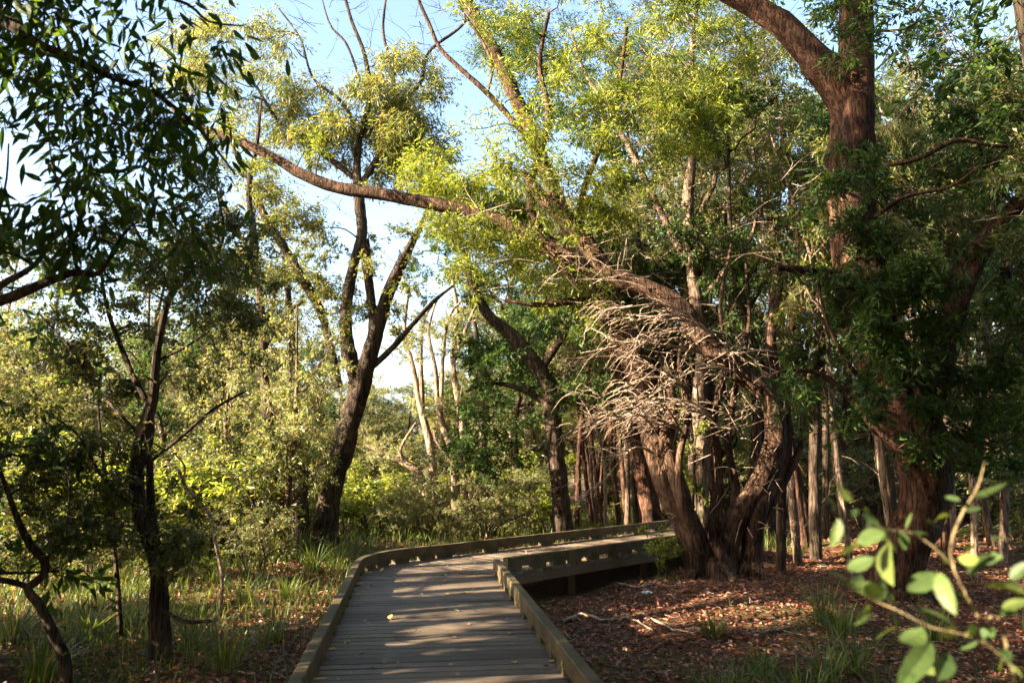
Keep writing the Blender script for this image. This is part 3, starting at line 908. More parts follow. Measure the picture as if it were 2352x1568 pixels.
t = Tree('pale_trunk_tree', 'straight pale sunlit trunk rising behind the many-stemmed leaning tree', 'tree', (1620, 1215), 14.2, BARK_GREY, GREEN_OLIVE)
t.limb([(1628, 1240, 36), (1612, 1150, 31), (1614, 1050, 29), (1607, 930, 35), (1613, 800, 30), (1592, 640, 27), (1581, 450, 25), (1598, 300, 20), (1588, 150, 14), (1600, 0, 9), (1590, -120, 5)], ground=True)
t.limb([(1590, 620, 16), (1545, 540, 16), (1490, 430, 15), (1440, 330, 13), (1390, 240, 11), (1340, 160, 8), (1310, 60, 5)], 'limb')
t.limb([(1585, 520, 13), (1640, 420, 12), (1650, 300, 10), (1690, 180, 8), (1700, 60, 5)], 'limb')
t.limb([(1600, 700, 12), (1660, 630, 10), (1720, 560, 8), (1740, 480, 5)], 'limb')
t.fill(74, [(1530, 120, 150, 130), (1600, 320, 150, 120), (1700, 150, 100, 150)], .5, (-.8, 1.4), **SM)
bare_twigs(t, 130, [(1560, 420, 170, 200), (1650, 620, 110, 120), (1480, 250, 120, 150), (1700, 330, 90, 200)], (-1, 1))
t.fill(24, [(1480, 500, 90, 90), (1680, 520, 80, 80)], .42, (-.6, 1), **SM)
t.finish()

for nm, lab, px, d, spec in [('pale_sunlit_tree', 'pale sunlit tree arching left past the bend', 1000, 20.5, [(1000, 1215, 26), (985, 1150, 24), (962, 1090, 20), (925, 1060, 16), (880, 1040, 11), (840, 1020, 6)]),
                            ('pale_sunlit_tree', 'tall pale sunlit trunk standing right of the arching one past the bend', 1015, 21, [(1012, 1215, 24), (998, 1130, 22), (990, 1030, 18), (968, 940, 15), (950, 850, 12), (930, 760, 9), (940, 660, 5)]),
                            ('pale_sunlit_tree', 'short thick pale trunk nearest the far deck rail', 1052, 20, [(1050, 1205, 22), (1046, 1120, 20), (1040, 1040, 18), (1010, 950, 14), (1000, 850, 10), (985, 760, 7), (1005, 680, 4)]),
                            ('pale_sunlit_tree', 'pale forked trunk rising into the sky gap behind the bend', 1085, 22, [(1085, 1205, 20), (1078, 1100, 18), (1060, 960, 16), (1040, 830, 13), (1050, 720, 10), (1035, 620, 6)])]:
    t = Tree(nm, lab, 'tree', (px, 1215), d, BARK_PALE, GREEN_DRY, 'pale sunlit trees past the bend')
    t.limb(spec, ground=True)
    x_, y_ = spec[-2][0], spec[-2][1]
    t.limb([spec[3], (x_ + 40, y_ - 10, 7), (x_ + 75, y_ - 70, 4)], 'limb')
    t.fill(10, [(x_ + 10, y_ + 10, 70, 60)], .35, (-.6, .6), **SM)
    t.finish()
t = Tree('climbing_vine', 'bright green leafy vine on the lower part of the pale sunlit trunk', 'vine', (1590, 1230), 14.0, BARK_DARK, GREEN_BRIGHT)
t.limb([(1590, 1240, 6), (1600, 1150, 5), (1592, 1050, 5), (1605, 960, 4), (1600, 880, 3)], ground=True)
t.fill(16, [(1592, 1060, 28, 150)], .16, (-.2, .2), nt=7, nl=8, L=.07, W=.035)
t.finish()

# ---- red sloping trunk seen at the top beyond the bright leaves
t = Tree('smooth_red_tree', 'smooth orange-red trunk sloping up out of the bright green leaves', 'tree', (1500, 1190), 19.0, BARK_RED, GREEN_DARK)
t.limb([(1500, 1215, 46), (1460, 1000, 44), (1400, 780, 42), (1320, 560, 40), (1230, 330, 36), (1150, 150, 32), (1110, 70, 32), (1060, -20, 28), (1000, -160, 18)], ground=True)
t.fill(78, [(1330, 110, 190, 170), (1200, 70, 110, 100), (1620, 90, 170, 130), (1180, -60, 140, 80)], .6, (-.6, 1), **NARROW)
t.finish()

# ---- overhanging tree at the upper left, its trunk just outside the view
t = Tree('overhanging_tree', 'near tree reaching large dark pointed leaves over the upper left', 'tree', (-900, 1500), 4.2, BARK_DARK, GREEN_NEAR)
t.limb([(-900, 1900, 150), (-890, 1300, 130), (-870, 700, 115), (-840, 200, 100), (-800, -300, 80), (-760, -900, 50)], ground=True)
t.limb([(-850, 260, 60), (-520, 60, 46), (-220, 0, 36), (0, 44, 30), (84, 102, 26), (165, 135, 22), (256, 176, 17), (366, 222, 12), (460, 300, 8), (540, 400, 5)], 'limb')
t.limb([(-870, 900, 60), (-500, 800, 40), (-200, 740, 30), (0, 690, 24), (100, 650, 19), (178, 624, 16), (214, 632, 12), (246, 604, 8), (300, 520, 6), (420, 470, 4)], 'limb')
t.limb([(-220, 745, 26), (-60, 690, 20), (20, 645, 17), (78, 610, 13), (112, 560, 9), (130, 500, 6), (180, 400, 4)], 'limb')
t.limb([(-300, 10, 24), (-60, -80, 18), (160, -60, 14), (330, -20, 10), (430, 10, 8), (480, 50, 6), (560, 60, 4)], 'limb')
t.limb([(178, 624, 9), (168, 560, 8), (160, 500, 6), (120, 380, 5), (110, 250, 4)], 'limb')
t.limb([(-60, 690, 12), (-40, 560, 9), (10, 440, 6), (20, 330, 4)], 'limb')
NEARL = dict(nt=6, nl=4, spread=1.2, L=0.112, W=0.032, droop=0.8, twig=0.0028, big=True, flat=.8, up=.8)
t.fill(50, [(200, 130, 240, 140), (120, 250, 180, 120), (330, 260, 170, 130)], .34, (-.5, .6), **NEARL)
t.fill(14, [(60, 40, 130, 110), (420, 60, 100, 60)], .28, (-.5, .6), **NEARL)
t.fill(9, [(30, 480, 50, 110), (300, 400, 120, 50)], .22, (-.3, .4), **NEARL)
t.fill(15, [(330, 510, 190, 70), (120, 560, 120, 60)], .24, (-.3, .5), **NEARL)
t.fill(60, [(-500, 0, 420, 330), (-600, 600, 320, 260), (-300, -500, 500, 350)], .42, (-1.6, 1.2), nt=9, nl=9, L=.14, W=.05, droop=.6)
t.finish()

# ---- unseen trees and saplings added on the left to cast shade into view
for k, (x, y, h, lab) in enumerate([(-6.5, 1.2, 5.5, 'unseen leafy tree beside the overhanging tree, added to shade the near boards'), (-9.5, -2.0, 7.0, 'unseen tall leafy tree added for shade behind the overhanging tree, away from the path'),
                                    (-4.2, -1.5, 5.0, 'unseen broad low tree added for shade nearest the start of the boardwalk'), (-9.0, 3.4, 5.5, 'unseen round-crowned tree added for shade left of the overhanging tree'),
                                    (-12.5, 2.0, 7.5, 'unseen big spreading tree added for shade farthest left of the overhanging tree'),
        (-6.9, 5.6, 6.5, 'unseen leafy tree added for shade just outside the view beside the crooked olive tree'), (-9.5, 7.2, 7.5, 'unseen tall dense tree added for shade two places left of the crooked olive tree'), (-8.2, 9.6, 7.0, 'unseen dense tree added for shade left of the twisted sapling, outside the view'), (-12.5, 6.0, 9.0, 'unseen broad tree added for shade outside the view on the left, nearest the clearing'),
        (-7.4, 6.7, 10.5, 'tallest of the unseen trees added for shade outside the view on the left'), (-9.6, 4.1, 11, 'unseen tall leafy tree added for shade left of the tallest tree'), (-8.6, 8.4, 9.5, 'unseen tall open tree added for shade beyond the tallest tree outside the view'),
        (-8.0, 6.1, 15, 'unseen towering tree added for shade far above the others outside the view'), (-5.9, 5.0, 2.6, 'unseen low bushy sapling added for shade just outside the view at the lower left'), (-6.6, 6.6, 2.3, 'unseen low rounded sapling added for shade under the trees left of the twisted sapling'), (-7.6, 4.6, 3.2, 'unseen leaning low sapling added for shade farthest under the trees on the left'), (-7.4, 8.2, 2.2, 'unseen lowest sapling added for shade behind the rounded one on the left'), (-5.9, 7.3, 2.5, 'unseen sapling added for shade just outside the view level with the crooked olive tree')]):
    t = Tree('added_shade_tree', lab, 'tree', (1176 + x * F / max(y, 1), 1500), max(y, 1), BARK_DARK, GREEN_DARK)
    t.base = np.array([x, y, float(ground_z(x, y))]); t.root.location = t.base
    pts, rad = smooth_path([t.base - [0, 0, .2], t.base + [.1, .1, h * .3], t.base + [-.2, .2, h * .6], t.base + [.1, 0, h]], [.14, .11, .08, .03], .3)
    tube(t.geo('trunk'), pts, rad, 9, .05); t.samples.append(pts); t.srad.append(rad)
    if h < 4: t.root.name = 'added_shade_sapling'
    for j in range(24 if h < 4 else (54 if h < 9.2 else (80 if h > 14 else 96))):
        c = t.base + [rng.normal(0, 1.0), rng.normal(0, 1.0), h * (rng.uniform(.62, 1.0) if h > 14 else rng.uniform(.3, 1.05))]
        t.clump(c, .65, nt=10, nl=13, L=.15, W=.06)
    t.finish()

# ------------------------------------------------------------------ foreground shrub with rounded leaves
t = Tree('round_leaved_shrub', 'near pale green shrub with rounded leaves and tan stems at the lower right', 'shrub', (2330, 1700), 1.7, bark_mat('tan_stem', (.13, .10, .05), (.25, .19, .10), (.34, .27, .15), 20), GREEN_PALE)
b0 = np.array([P(2360, 1600, 1.75)[0], 1.75, 0])
gz = float(ground_z(b0[0], 1.75))
base3 = np.array([b0[0] + .12, 1.75, gz - .05])
t.base = base3; t.root.location = base3


def stem_px(spec, part='stem', d=1.75, root=False):
    pts = [P(a, b, d + (e[0] if e else 0)) for a, b, w, *e in spec]
    rad = [w / 2 * d / F * .45 for a, b, w, *e in spec]
    if root:
        pts.insert(0, base3); rad.insert(0, rad[0] * 1.3)
    pts, rad = smooth_path(pts, rad, .02)
    gg = Geo()
    tube(gg, pts, rad, 8, .06)
    t.parts.setdefault('_own', []).append((part, gg))
    return pts


sa = stem_px([(2330, 1560, 17), (2262, 1440, 17), (2222, 1370, 16), (2190, 1300, 14), (2184, 1250, 14), (2210, 1180, 14), (2245, 1120, 11), (2262, 1060, 6)], root=True)
sb = stem_px([(2190, 1300, 9), (2140, 1252, 10), (2090, 1222, 8), (2030, 1215, 6), (1985, 1190, 4), (1920, 1180, 3)])
sc_ = stem_px([(2330, 1540, 8, -.1), (2270, 1480, 9, -.1), (2210, 1455, 9, -.08), (2140, 1440, 7, -.06), (2060, 1400, 6, -.05), (2000, 1375, 5), (1950, 1345, 4)])
sd_ = stem_px([(2262, 1440, 7, .05), (2330, 1380, 6, .1), (2370, 1300, 5, .15)])
LV = []
for px, py, L_, ang, w in [(2085, 1355, 95, 25, 45), (2165, 1352, 70, -5, 40), (2155, 1315, 75, -75, 38), (2260, 1350, 70, 20, 50), (2185, 1425, 90, 160, 55), (2120, 1440, 85, 230, 52),
                           (2140, 1475, 100, 235, 60), (2180, 1500, 80, 250, 48), (2040, 1245, 80, 250, 62), (2030, 1220, 60, 200, 40), (1985, 1165, 62, 290, 32), (1960, 1150, 60, 150, 25),
                           (1925, 1190, 85, 265, 34), (1995, 1190, 50, 300, 34), (2080, 1215, 50, 60, 25), (2060, 1270, 65, 130, 30), (2190, 1225, 60, 15, 26), (2185, 1185, 55, 170, 20),
                           (2215, 1175, 55, 10, 18), (2235, 1140, 45, 10, 18), (2205, 1150, 40, 160, 16), (2160, 1210, 50, 160, 30), (2215, 1250, 55, 330, 25), (2200, 1280, 60, 350, 36),
                           (1935, 1275, 65, 30, 40), (1945, 1305, 60, 20, 34), (1950, 1335, 60, 160, 42), (1985, 1345, 55, 330, 36), (2020, 1330, 60, 290, 26), (2050, 1400, 70, 280, 36),
                           (2000, 1390, 45, 250, 20), (2120, 1400, 80, 340, 40), (2060, 1440, 60, 200, 40), (2300, 1400, 60, 30, 30), (2255, 1290, 60, 15, 40), (2320, 1330, 60, 40, 34), (2350, 1420, 70, 300, 40),
                           (2100, 1520, 60, 330, 26), (2240, 1440, 46, 200, 22), (2290, 1490, 60, 320, 36), (2280, 1240, 55, 25, 30), (2225, 1320, 55, 60, 40)]:
    LV.append((px, py, L_, ang, w))
for st in (sa[4:], sb, sc_, sd_):
    for k in range(9):
        q = st[rng.integers(len(st))]
        add_big_leaves(t.geo('crown'), [q], [rng.normal(size=3) + [0, 0, .2]], .042, .024, up=.6, curl=.2, blunt=.5)
gl = t.geo('crown')
for px, py, L_, ang, w in LV:
    dd = 1.72 + rng.normal(0, .05)
    a = math.radians(ang)
    A0 = P(px, py, dd)
    A1 = P(px + L_ * math.cos(a), py - L_ * math.sin(a) * -1 if ang > 180 else py - L_ * math.sin(a), dd - .02)
    A1 = P(px + L_ * math.cos(a), py - L_ * math.sin(a), dd + rng.normal(-.01, .03))
    ax = A1 - A0
    add_big_leaves(gl, [A0], [ax], np.linalg.norm(ax) * .9, w * dd / F * .9, up=.4, curl=.45, blunt=.6)
t.finish()
# ------------------------------------------------------------------ the forest behind: a few kinds, each tree its own copy
CULL = False


class Kind:
    """one finished plant standing at the origin; copies share its meshes"""
    def __init__(s, name, H, bark, leaf, lean, nlimb, crown_lo, spread, nclump, clump_r, kw, trunk_r, stems=1, bare=0):
        t = Tree.__new__(Tree)
        t.base = np.zeros(3); t.bark, t.leaf = bark, leaf
        t.parts, t.samples, t.srad = {}, [], []
        gt_ = t.geo('trunk')
        tips = []
        for k in range(stems):
            a = rng.random() * 6.28
            off = np.array([math.cos(a), math.sin(a), 0]) * (0.12 if stems > 1 else 0)
            ln = np.array([math.cos(a), math.sin(a), 0]) * lean * rng.uniform(.5, 1.2)
            h = H * rng.uniform(.8, 1)
            pts = [off - [0, 0, .2], off + ln * .2 + [0, 0, h * .3] + rng.normal(0, .13, 3) * [1, 1, 0], off + ln * .5 + [0, 0, h * .6] + rng.normal(0, .3, 3) * [1, 1, 0], off + ln + [0, 0, h]]
            p, r = smooth_path(pts, [trunk_r * 1.2, trunk_r, trunk_r * .7, trunk_r * .15], .25)
            tube(gt_, p, r, 8, .05, .04)
            t.samples.append(p); t.srad.append(r)
            for j in range(nlimb):
                i = int(len(p) * rng.uniform(crown_lo, .9))
                b = rng.random() * 6.28
                L = spread * rng.uniform(.5, 1.1)
                q = [p[i], p[i] + np.array([math.cos(b) * L * .4, math.sin(b) * L * .4, L * .35]), p[i] + np.array([math.cos(b) * L * .9, math.sin(b) * L * .9, L * .9])]
                q, r2_ = smooth_path(q, [r[i] * .6, r[i] * .4, .008], .2)
                q[1:-1] += rng.normal(0, .04, q[1:-1].shape)
                tube(gt_, q, r2_, 5, .06)
                t.samples.append(q); t.srad.append(r2_)
        A = np.concatenate(t.samples)
        nb = bare
        if nb:
            i_ = rng.integers(len(A), size=nb)
            i_ = i_[A[i_, 2] > .8]
            d_ = rand_dirs(len(i_)) + [0, 0, .25]
            l_ = rng.uniform(.2, .9, len(i_))[:, None]
            prisms(gt_, A[i_], A[i_] + d_ * l_ * .5 + rng.normal(0, .05, (len(i_), 3)), A[i_] + d_ * l_ - [0, 0, .06], .009)
        ok = A[A[:, 2] > H * crown_lo]
        for k in range(nclump):
            c = ok[rng.integers(len(ok))] + rng.normal(0, clump_r * .7, 3)
            t.clump(c, clump_r * rng.uniform(.7, 1.25), **kw)
        for nm in ('twig_sprays',):
            if nm in t.parts:
                gt_.add(np.concatenate(t.parts[nm].v), np.concatenate(t.parts[nm].q)); del t.parts[nm]
        s.name, s.H = name, H
        s.me = {}
        for part, g_ in t.parts.items():
            o = g_.build(part, leaf if part == 'crown' else bark, smooth=part != 'crown')
            s.me[part] = o.data
            bpy.data.objects.remove(o)

    def put(s, x, y, h, rz, wide=1.0):
        root = empty(s.name, (x, y, float(ground_z(x, y))))
        k = h / s.H
        root.scale = (k * wide, k * wide, k)
        root.rotation_euler = (0, 0, rz)
        for part, me in s.me.items():
            o = bpy.data.objects.new(part, me)
            COL.objects.link(o)
            o.parent = root
        return root


FARL = dict(nt=11, nl=20, L=0.105, W=0.038, twig=0.005)
FARN = dict(nt=10, nl=16, L=0.17, W=0.038, droop=.6, twig=0.005)
poles = [Kind('pole_tree', 9, BARK_GREY, GREEN_OLIVE, 1.3, 5, .45, 1.1, 26, .5, FARL, .07, 1, 170),
         Kind('pole_tree', 9, BARK_RED, GREEN_OLIVE, 1.9, 6, .4, 1.3, 30, .5, FARL, .08, 1, 170),
         Kind('pole_tree', 9, BARK_PALE, GREEN_GUM, 1.6, 5, .5, 1.0, 24, .5, FARN, .06, 1, 170),
         Kind('pole_tree', 9, BARK_DARK, GREEN_DARK, 1.2, 7, .35, 1.4, 34, .5, FARL, .09, 1, 170)]
bushy = [Kind('bushy_tree', 6, BARK_GREY, GREEN_DRY, .6, 7, .2, 1.5, 46, .6, FARL, .08, 2),
         Kind('bushy_tree', 6, BARK_DARK, GREEN_GUM, .8, 8, .22, 1.6, 46, .6, FARL, .09, 2),
         Kind('bushy_tree', 6, BARK_PALE, GREEN_DRY, .9, 7, .25, 1.6, 42, .6, FARL, .08, 3)]
shrubs = [Kind('shrub', 1.6, BARK_GREY, GREEN_DRY, .5, 3, .2, .5, 26, .3, dict(nt=10, nl=18, L=.06, W=.024, twig=.004), .018, 5),
          Kind('shrub', 1.6, BARK_DARK, GREEN_BRIGHT, .6, 3, .1, .5, 24, .3, dict(nt=9, nl=15, L=.09, W=.034, twig=.004), .018, 5),
          Kind('shrub', 1.6, BARK_DARK, GREEN_OLIVE, .6, 3, .1, .5, 26, .32, dict(nt=9, nl=15, L=.085, W=.034, twig=.004), .018, 5)]
ORD = ['first', 'second', 'third', 'fourth', 'fifth', 'sixth', 'seventh', 'eighth', 'ninth', 'tenth', 'eleventh', 'twelfth', 'thirteenth', 'fourteenth', 'fifteenth', 'sixteenth', 'seventeenth', 'eighteenth', 'nineteenth', 'twentieth',
       'twenty-first', 'twenty-second', 'twenty-third', 'twenty-fourth', 'twenty-fifth', 'twenty-sixth', 'twenty-seventh', 'twenty-eighth', 'twenty-ninth', 'thirtieth', 'thirty-first', 'thirty-second', 'thirty-third', 'thirty-fourth', 'thirty-fifth', 'thirty-sixth',
       'thirty-seventh', 'thirty-eighth', 'thirty-ninth', 'fortieth', 'forty-first', 'forty-second', 'forty-third', 'forty-fourth', 'forty-fifth', 'forty-sixth', 'forty-seventh', 'forty-eighth', 'forty-ninth', 'fiftieth']
BARKW = {0: 'grey', 1: 'red-brown', 2: 'pale', 3: 'dark'}


def on_deck(x, y, m=.5):
    p = np.array([x, y])
    c = pairs.mean(1)[:, :2]
    return np.min(np.linalg.norm(c - p, axis=1)) < Wd / 2 + m


HERO = [(3.15, 12.3), (5.3, 11), (-3.9, 16), (-4.35, 15), (-4.7, 17.5), (-3.4, 7.7), (1.1, 17), (3.5, 14.2), (3.4, 19)]


def zone(kinds, n, px0, px1, d0, d1, top, text, group, cat, gap=.8, wide=1.0, hmin=2.0, cor=True):
    """top(px) gives how high on the picture plane crowns of this zone reach"""
    put, tries = [], 0
    while len(put) < n and tries < 9000:
        tries += 1
        px = rng.uniform(px0, px1)
        d = math.sqrt(rng.uniform(d0 ** 2, d1 ** 2))
        x = (px - 1176) * d / F / CP
        if on_deck(x, d): continue
        if any((x - a) ** 2 + (d - b) ** 2 < gap ** 2 for a, b in PLACED): continue
        if any((x - a) ** 2 + (d - b) ** 2 < .7 ** 2 for a, b in HERO): continue
        h = CAMH - (top(px) + rng.uniform(-60, 60) - 1047) * d / F - float(ground_z(x, d))
        if h < hmin: continue
        if cor and blocks(x, d, h, wide, .24 if kinds is bushy else (.42 if kinds[0].name == 'shrub' else .13)): continue
        ki = rng.integers(len(kinds))
        r = kinds[ki].put(x, d, h, rng.random() * 6.28, wide * rng.uniform(.8, 1.2))
        PLACED.append((x, d))
        put.append((px, r, ki))
    put.sort(key=lambda e: e[0])
    for k, (px, r, ki) in enumerate(put):
        tag(r, text(ki).replace('#', ORD[k]), cat, group)


PLACED = []
SUNNY = [(t, r) for t, r, _ in LIT] + [(P(px, 1150, d), .5) for px, d in ((700, 16.5), (820, 17), (930, 17.5), (600, 14.5), (480, 13), (1050, 18), (380, 14), (880, 20), (1000, 21), (1120, 22), (1230, 21), (740, 19), (560, 19), (300, 18))] + [(P(px, 1000, d), .6) for px, d in ((900, 21), (1010, 23), (1120, 25), (960, 27), (1200, 21), (800, 22), (650, 21), (400, 18), (150, 17), (500, 24), (250, 24), (1060, 31), (1380, 19), (1300, 22))]


def blocks(x, y, h, wide, cr):
    for t, r in SUNNY:
        al = ((x - t[0]) * S[0] + (y - t[1]) * S[1]) / (S[0] ** 2 + S[1] ** 2)
        if al < .6: continue
        q = t + S * al
        if math.hypot(x - q[0], y - q[1]) < .4 * r + cr * h * wide and h * .2 < q[2] + r and q[2] - r * .5 < h * .95: return True
    return False


ktop = lambda px: float(np.interp(px, [-100, 300, 600, 680, 860, 1060, 1120, 1300, 1500, 2400], [420, 430, 470, 720, 860, 830, 520, 300, 80, -60]))
LK = {0: 'olive', 1: 'yellow-green', 2: 'pale-stemmed olive'}
zone(poles, 28, 1480, 2150, 13.2, 24, lambda p: 60, lambda k: f'slender {BARKW[k]}-stemmed tree in the right thicket, # from the left', 'slender trees in the right thicket', 'tree', .6, .8)
zone(poles, 18, 2130, 2500, 9.5, 22, lambda p: 20, lambda k: f'slender {BARKW[k]}-stemmed tree beyond the massive red tree, # from the left', 'slender trees at the right edge', 'tree', .6, .8)
zone(poles, 20, 1270, 1500, 17.5, 26, lambda p: 420, lambda k: f'slim {BARKW[k]} pole trunk behind the far deck, # from the left', 'slim poles behind the far deck', 'tree', .5, .7)
zone(poles, 16, 820, 1270, 19, 30, ktop, lambda k: f'slim {BARKW[k]}-stemmed tree past the bend, # from the left', 'trees past the bend', 'tree', .8, 1.1)
zone(bushy, 14, 780, 1280, 20, 34, lambda p: max(ktop(p), 800) + 60, lambda k: f'low {LK[k]} bushy tree past the bend, # from the left', 'bushy trees past the bend', 'tree', 1.2, 1.2)
zone(bushy, 15, -60, 760, 12, 20, lambda p: 720, lambda k: f'{LK[k]} bushy tree in the left bush, # from the left', 'bushy trees in the left bush', 'tree', 1.2, 1.0)
zone(poles, 14, -100, 740, 13, 26, ktop, lambda k: f'slender {BARKW[k]}-stemmed tree in the left bush, # from the left', 'slender trees in the left bush', 'tree', 1.0, .9)
zone(bushy, 24, 1300, 2600, 20, 34, lambda p: 720, lambda k: f'{LK[k]} bushy tree deep in the right thicket, # from the left', 'bushy trees deep in the right thicket', 'tree', 1.3, 1.2)
zone(bushy, 44, -300, 2700, 34, 55, lambda p: max(ktop(p) + 80, 740), lambda k: f'{LK[k]} tree in the far treeline, # from the left', 'trees of the far treeline', 'tree', 1.6, 1.3)
SK = {0: 'dry olive', 1: 'bright green', 2: 'dark olive'}
zone(shrubs, 15, -60, 640, 9.5, 17, lambda p: 1140, lambda k: f'low {SK[k]} shrub in the left undergrowth, # from the left', 'shrubs in the left undergrowth', 'shrub', .7, 1.3, .5)
zone([shrubs[0], shrubs[1]], 20, 640, 1500, 17.5, 27, lambda p: 1110, lambda k: f'low {SK[k]} shrub edging the bend, # from the left', 'shrubs edging the bend', 'shrub', .7, 1.4, .5)
zone([shrubs[2], shrubs[0]], 14, 1480, 2500, 14, 24, lambda p: 1090, lambda k: f'low {SK[2 - 2 * k]} shrub under the right thicket, # from the left', 'shrubs under the right thicket', 'shrub', .8, 1.3, .5)
CULL = True  # next, unseen canopy trees added overhead to cut the sky light
for k, (x, y, h, lo, sp) in enumerate([(-5.6, -1.2, 10.5, 6, 3.4), (-3.2, -4.5, 11, 6, 3.4), (1.2, -3.2, 11, 6, 3.6), (4.6, -.6, 10.5, 5.5, 3.4), (5.6, 3.0, 11.5, 6.8, 3.4), (8.4, 7.0, 13.5, 6, 3.8), (-5.9, 3.2, 11, 6.5, 3.4),
                                    (-1.2, -1.5, 10, 5, 3.4), (-3.7, 3.4, 10.5, 6.2, 3.0), (3.0, 2.8, 10.8, 6.9, 2.8), (-10.4, 6.3, 14, 9.5, 3.2), (6.9, 9.4, 14, 9.5, 4.0), (.5, .5, 9, 5, 2.6)]):
    if k == 12: x, y = 1.9, .6
    t = Tree('added_canopy_tree', 'unseen canopy tree added for shade ' + ['behind the overhanging tree', 'farthest behind the start of the boardwalk on the left', 'behind the start of the boardwalk on the right', 'close behind the camera on the right', 'outside the view on the right, nearest the shrub', 'outside the view on the right, beside the thicket', 'next to the overhanging tree, farther from the path', 'at the left edge of the boardwalk start', 'closest to the near boards on the left', 'closest to the near boards on the right', 'with the highest crown on the left', 'with the highest crown on the right', 'beside the round-leaved shrub'][k], 'tree', (1176, 1500), 1.0, BARK_DARK, GREEN_DARK, 'unseen canopy trees added over the boardwalk')
    t.base = np.array([x, y, float(ground_z(x, y))]); t.root.location = t.base
    pts, rad = smooth_path([t.base - [0, 0, .2], t.base + [.1, .1, h * .3], t.base + [-.2, .2, h * .6], t.base + [.1, 0, h * .9]], [.2, .16, .12, .04], .3)
    tube(t.geo('trunk'), pts, rad, 9, .05, .05); t.samples.append(pts); t.srad.append(rad)
    for j in range(int(10 * sp * sp)):
        a_, q_ = rng.random() * 6.28, math.sqrt(rng.random()) * sp
        t.clump(t.base + [q_ * math.cos(a_), q_ * math.sin(a_), rng.uniform(lo, h)], .85, nt=10, nl=22, L=.12, W=.058)
    t.finish()
CULL = False
for k, (x, y, h) in enumerate(sorted([(-7, -5, 9), (-4, -7, 10), (-1.5, -5, 9), (1.5, -6, 10), (4, -4, 9), (6, -7, 10), (-10, -8, 10), (9, -3, 10), (0, -10, 11), (4.2, -1, 8)])):  # unseen trees behind the camera, put in to cut sky fill
    r = bushy[k % 3].put(x, y, h, rng.random() * 6.28, .8)
    tag(r, f'tall {LK[k % 3]} unseen added tree behind the start of the boardwalk, {ORD[k]} from the left', 'tree', 'unseen trees added behind the start of the boardwalk')
for k, (x, y, h) in enumerate([(5.2, 1.2, 9), (6.6, 4.2, 10), (9.2, 7.2, 10), (9.5, 2, 10), (7.2, .8, 8), (8.0, 4.6, 8), (10.5, 9, 9), (6.4, -1.5, 8)]):  # more unseen trees, added on the right to hold back sky fill
    r = bushy[k % 2].put(x, y, h, rng.random() * 6.28, .85)
    tag(r, f'tall {LK[k % 2]} unseen added tree outside the view on the right, {ORD[k]} from the camera', 'tree', 'unseen trees added outside the view on the right')
zone([shrubs[0], shrubs[2], shrubs[1]], 34, -80, 640, 13, 23, lambda p: 1075, lambda k: f'{["dry olive", "dark olive", "bright green"][k]} bush filling the sunny scrub on the left, # from the left', 'bushes in the sunny scrub on the left', 'bush', .6, 1.3, .5, False)
zone([shrubs[0], shrubs[1]], 26, 560, 1300, 18.5, 30, lambda p: 1105, lambda k: f'{["dry olive", "bright green"][k]} low bush in the sunny scrub past the bend, # from the left', 'low bushes in the sunny scrub past the bend', 'bush', .6, 1.4, .4, False)
zone(bushy, 12, -80, 640, 20, 30, lambda p: 800, lambda k: f'{LK[k]} bushy tree in the scrub behind the left trees, # from the left', 'bushy trees in the scrub behind the left trees', 'tree', 1.2, 1.1, 2, False)
zone([shrubs[2], shrubs[0]], 40, 1480, 2500, 22, 38, lambda p: 1000, lambda k: f'{SK[2 - 2 * k]} shrub deep behind the right thicket, # from the left', 'shrubs deep behind the right thicket', 'shrub', .7, 1.3, .5)
CULL = True

# small leafy shoot beside the deck and the clump
r = shrubs[1].put(*P(1530, 1265, 12.2)[:2], .75, 1.0, .8)
tag(r, 'small bright green shoot between the deck edge and the leaning stems', 'shrub')

# ------------------------------------------------------------------ ground cover
def scatter(n, x0, x1, y0, y1, dens=None):
    x = rng.uniform(x0, x1, n); y = rng.uniform(y0, y1, n)
    keep = np.ones(n, bool)
    c = pairs.mean(1)[:, :2]
    for s in range(0, n, 4000):
        dd = np.min(np.linalg.norm(np.stack([x, y], 1)[s:s + 4000, None] - c[None, ::3], axis=2), axis=1)
        keep[s:s + 4000] &= dd > Wd / 2 + .12
    keep &= np.abs(x) < y * .78 + 1.2
    if dens is not None:
        keep &= rng.random(n) < dens(x, y)
    return x[keep], y[keep]


def litter(x, y, L, W, lift=.02):
    n = len(x)
    Pn = np.stack([x, y, ground_z(x, y) + .012 + lift * rng.random(n)], 1)
    Ax = rng.normal(size=(n, 3)) * [1, 1, .28]
    return Pn, Ax


gl = Geo()
x, y = scatter(100000, -7, 9, 2.2, 17)
Pn, Ax = litter(x, y, .08, .03)
add_leaves(gl, Pn, Ax, .066, .031, up=1.6, fold=.2, cull=False)
x, y = scatter(30000, -20, 22, 14, 30)
Pn, Ax = litter(x, y, .08, .03)
add_leaves(gl, Pn, Ax, .11, .05, up=2.5, fold=.2, cull=False)
tag(gl.build('leaf_litter', LITTER_M), 'red-brown dry leaves covering the forest floor', 'leaf litter', kind='stuff')
gs = Geo()
x, y = scatter(2600, -7, 9, 2.5, 16)
Pn = np.stack([x, y, ground_z(x, y) + .03], 1)
d_ = rand_dirs(len(x)) * [1, 1, .12]
L_ = rng.uniform(.08, .45, len(x))[:, None]
prisms(gs, Pn, Pn + d_ * L_ * .5 + rng.normal(0, .02, Pn.shape), Pn + d_ * L_, rng.uniform(.002, .006, len(x)))
tag(gs.build('twig_litter', DEADWOOD), 'dry grey twigs strewn over the forest floor', 'twig litter', kind='stuff')


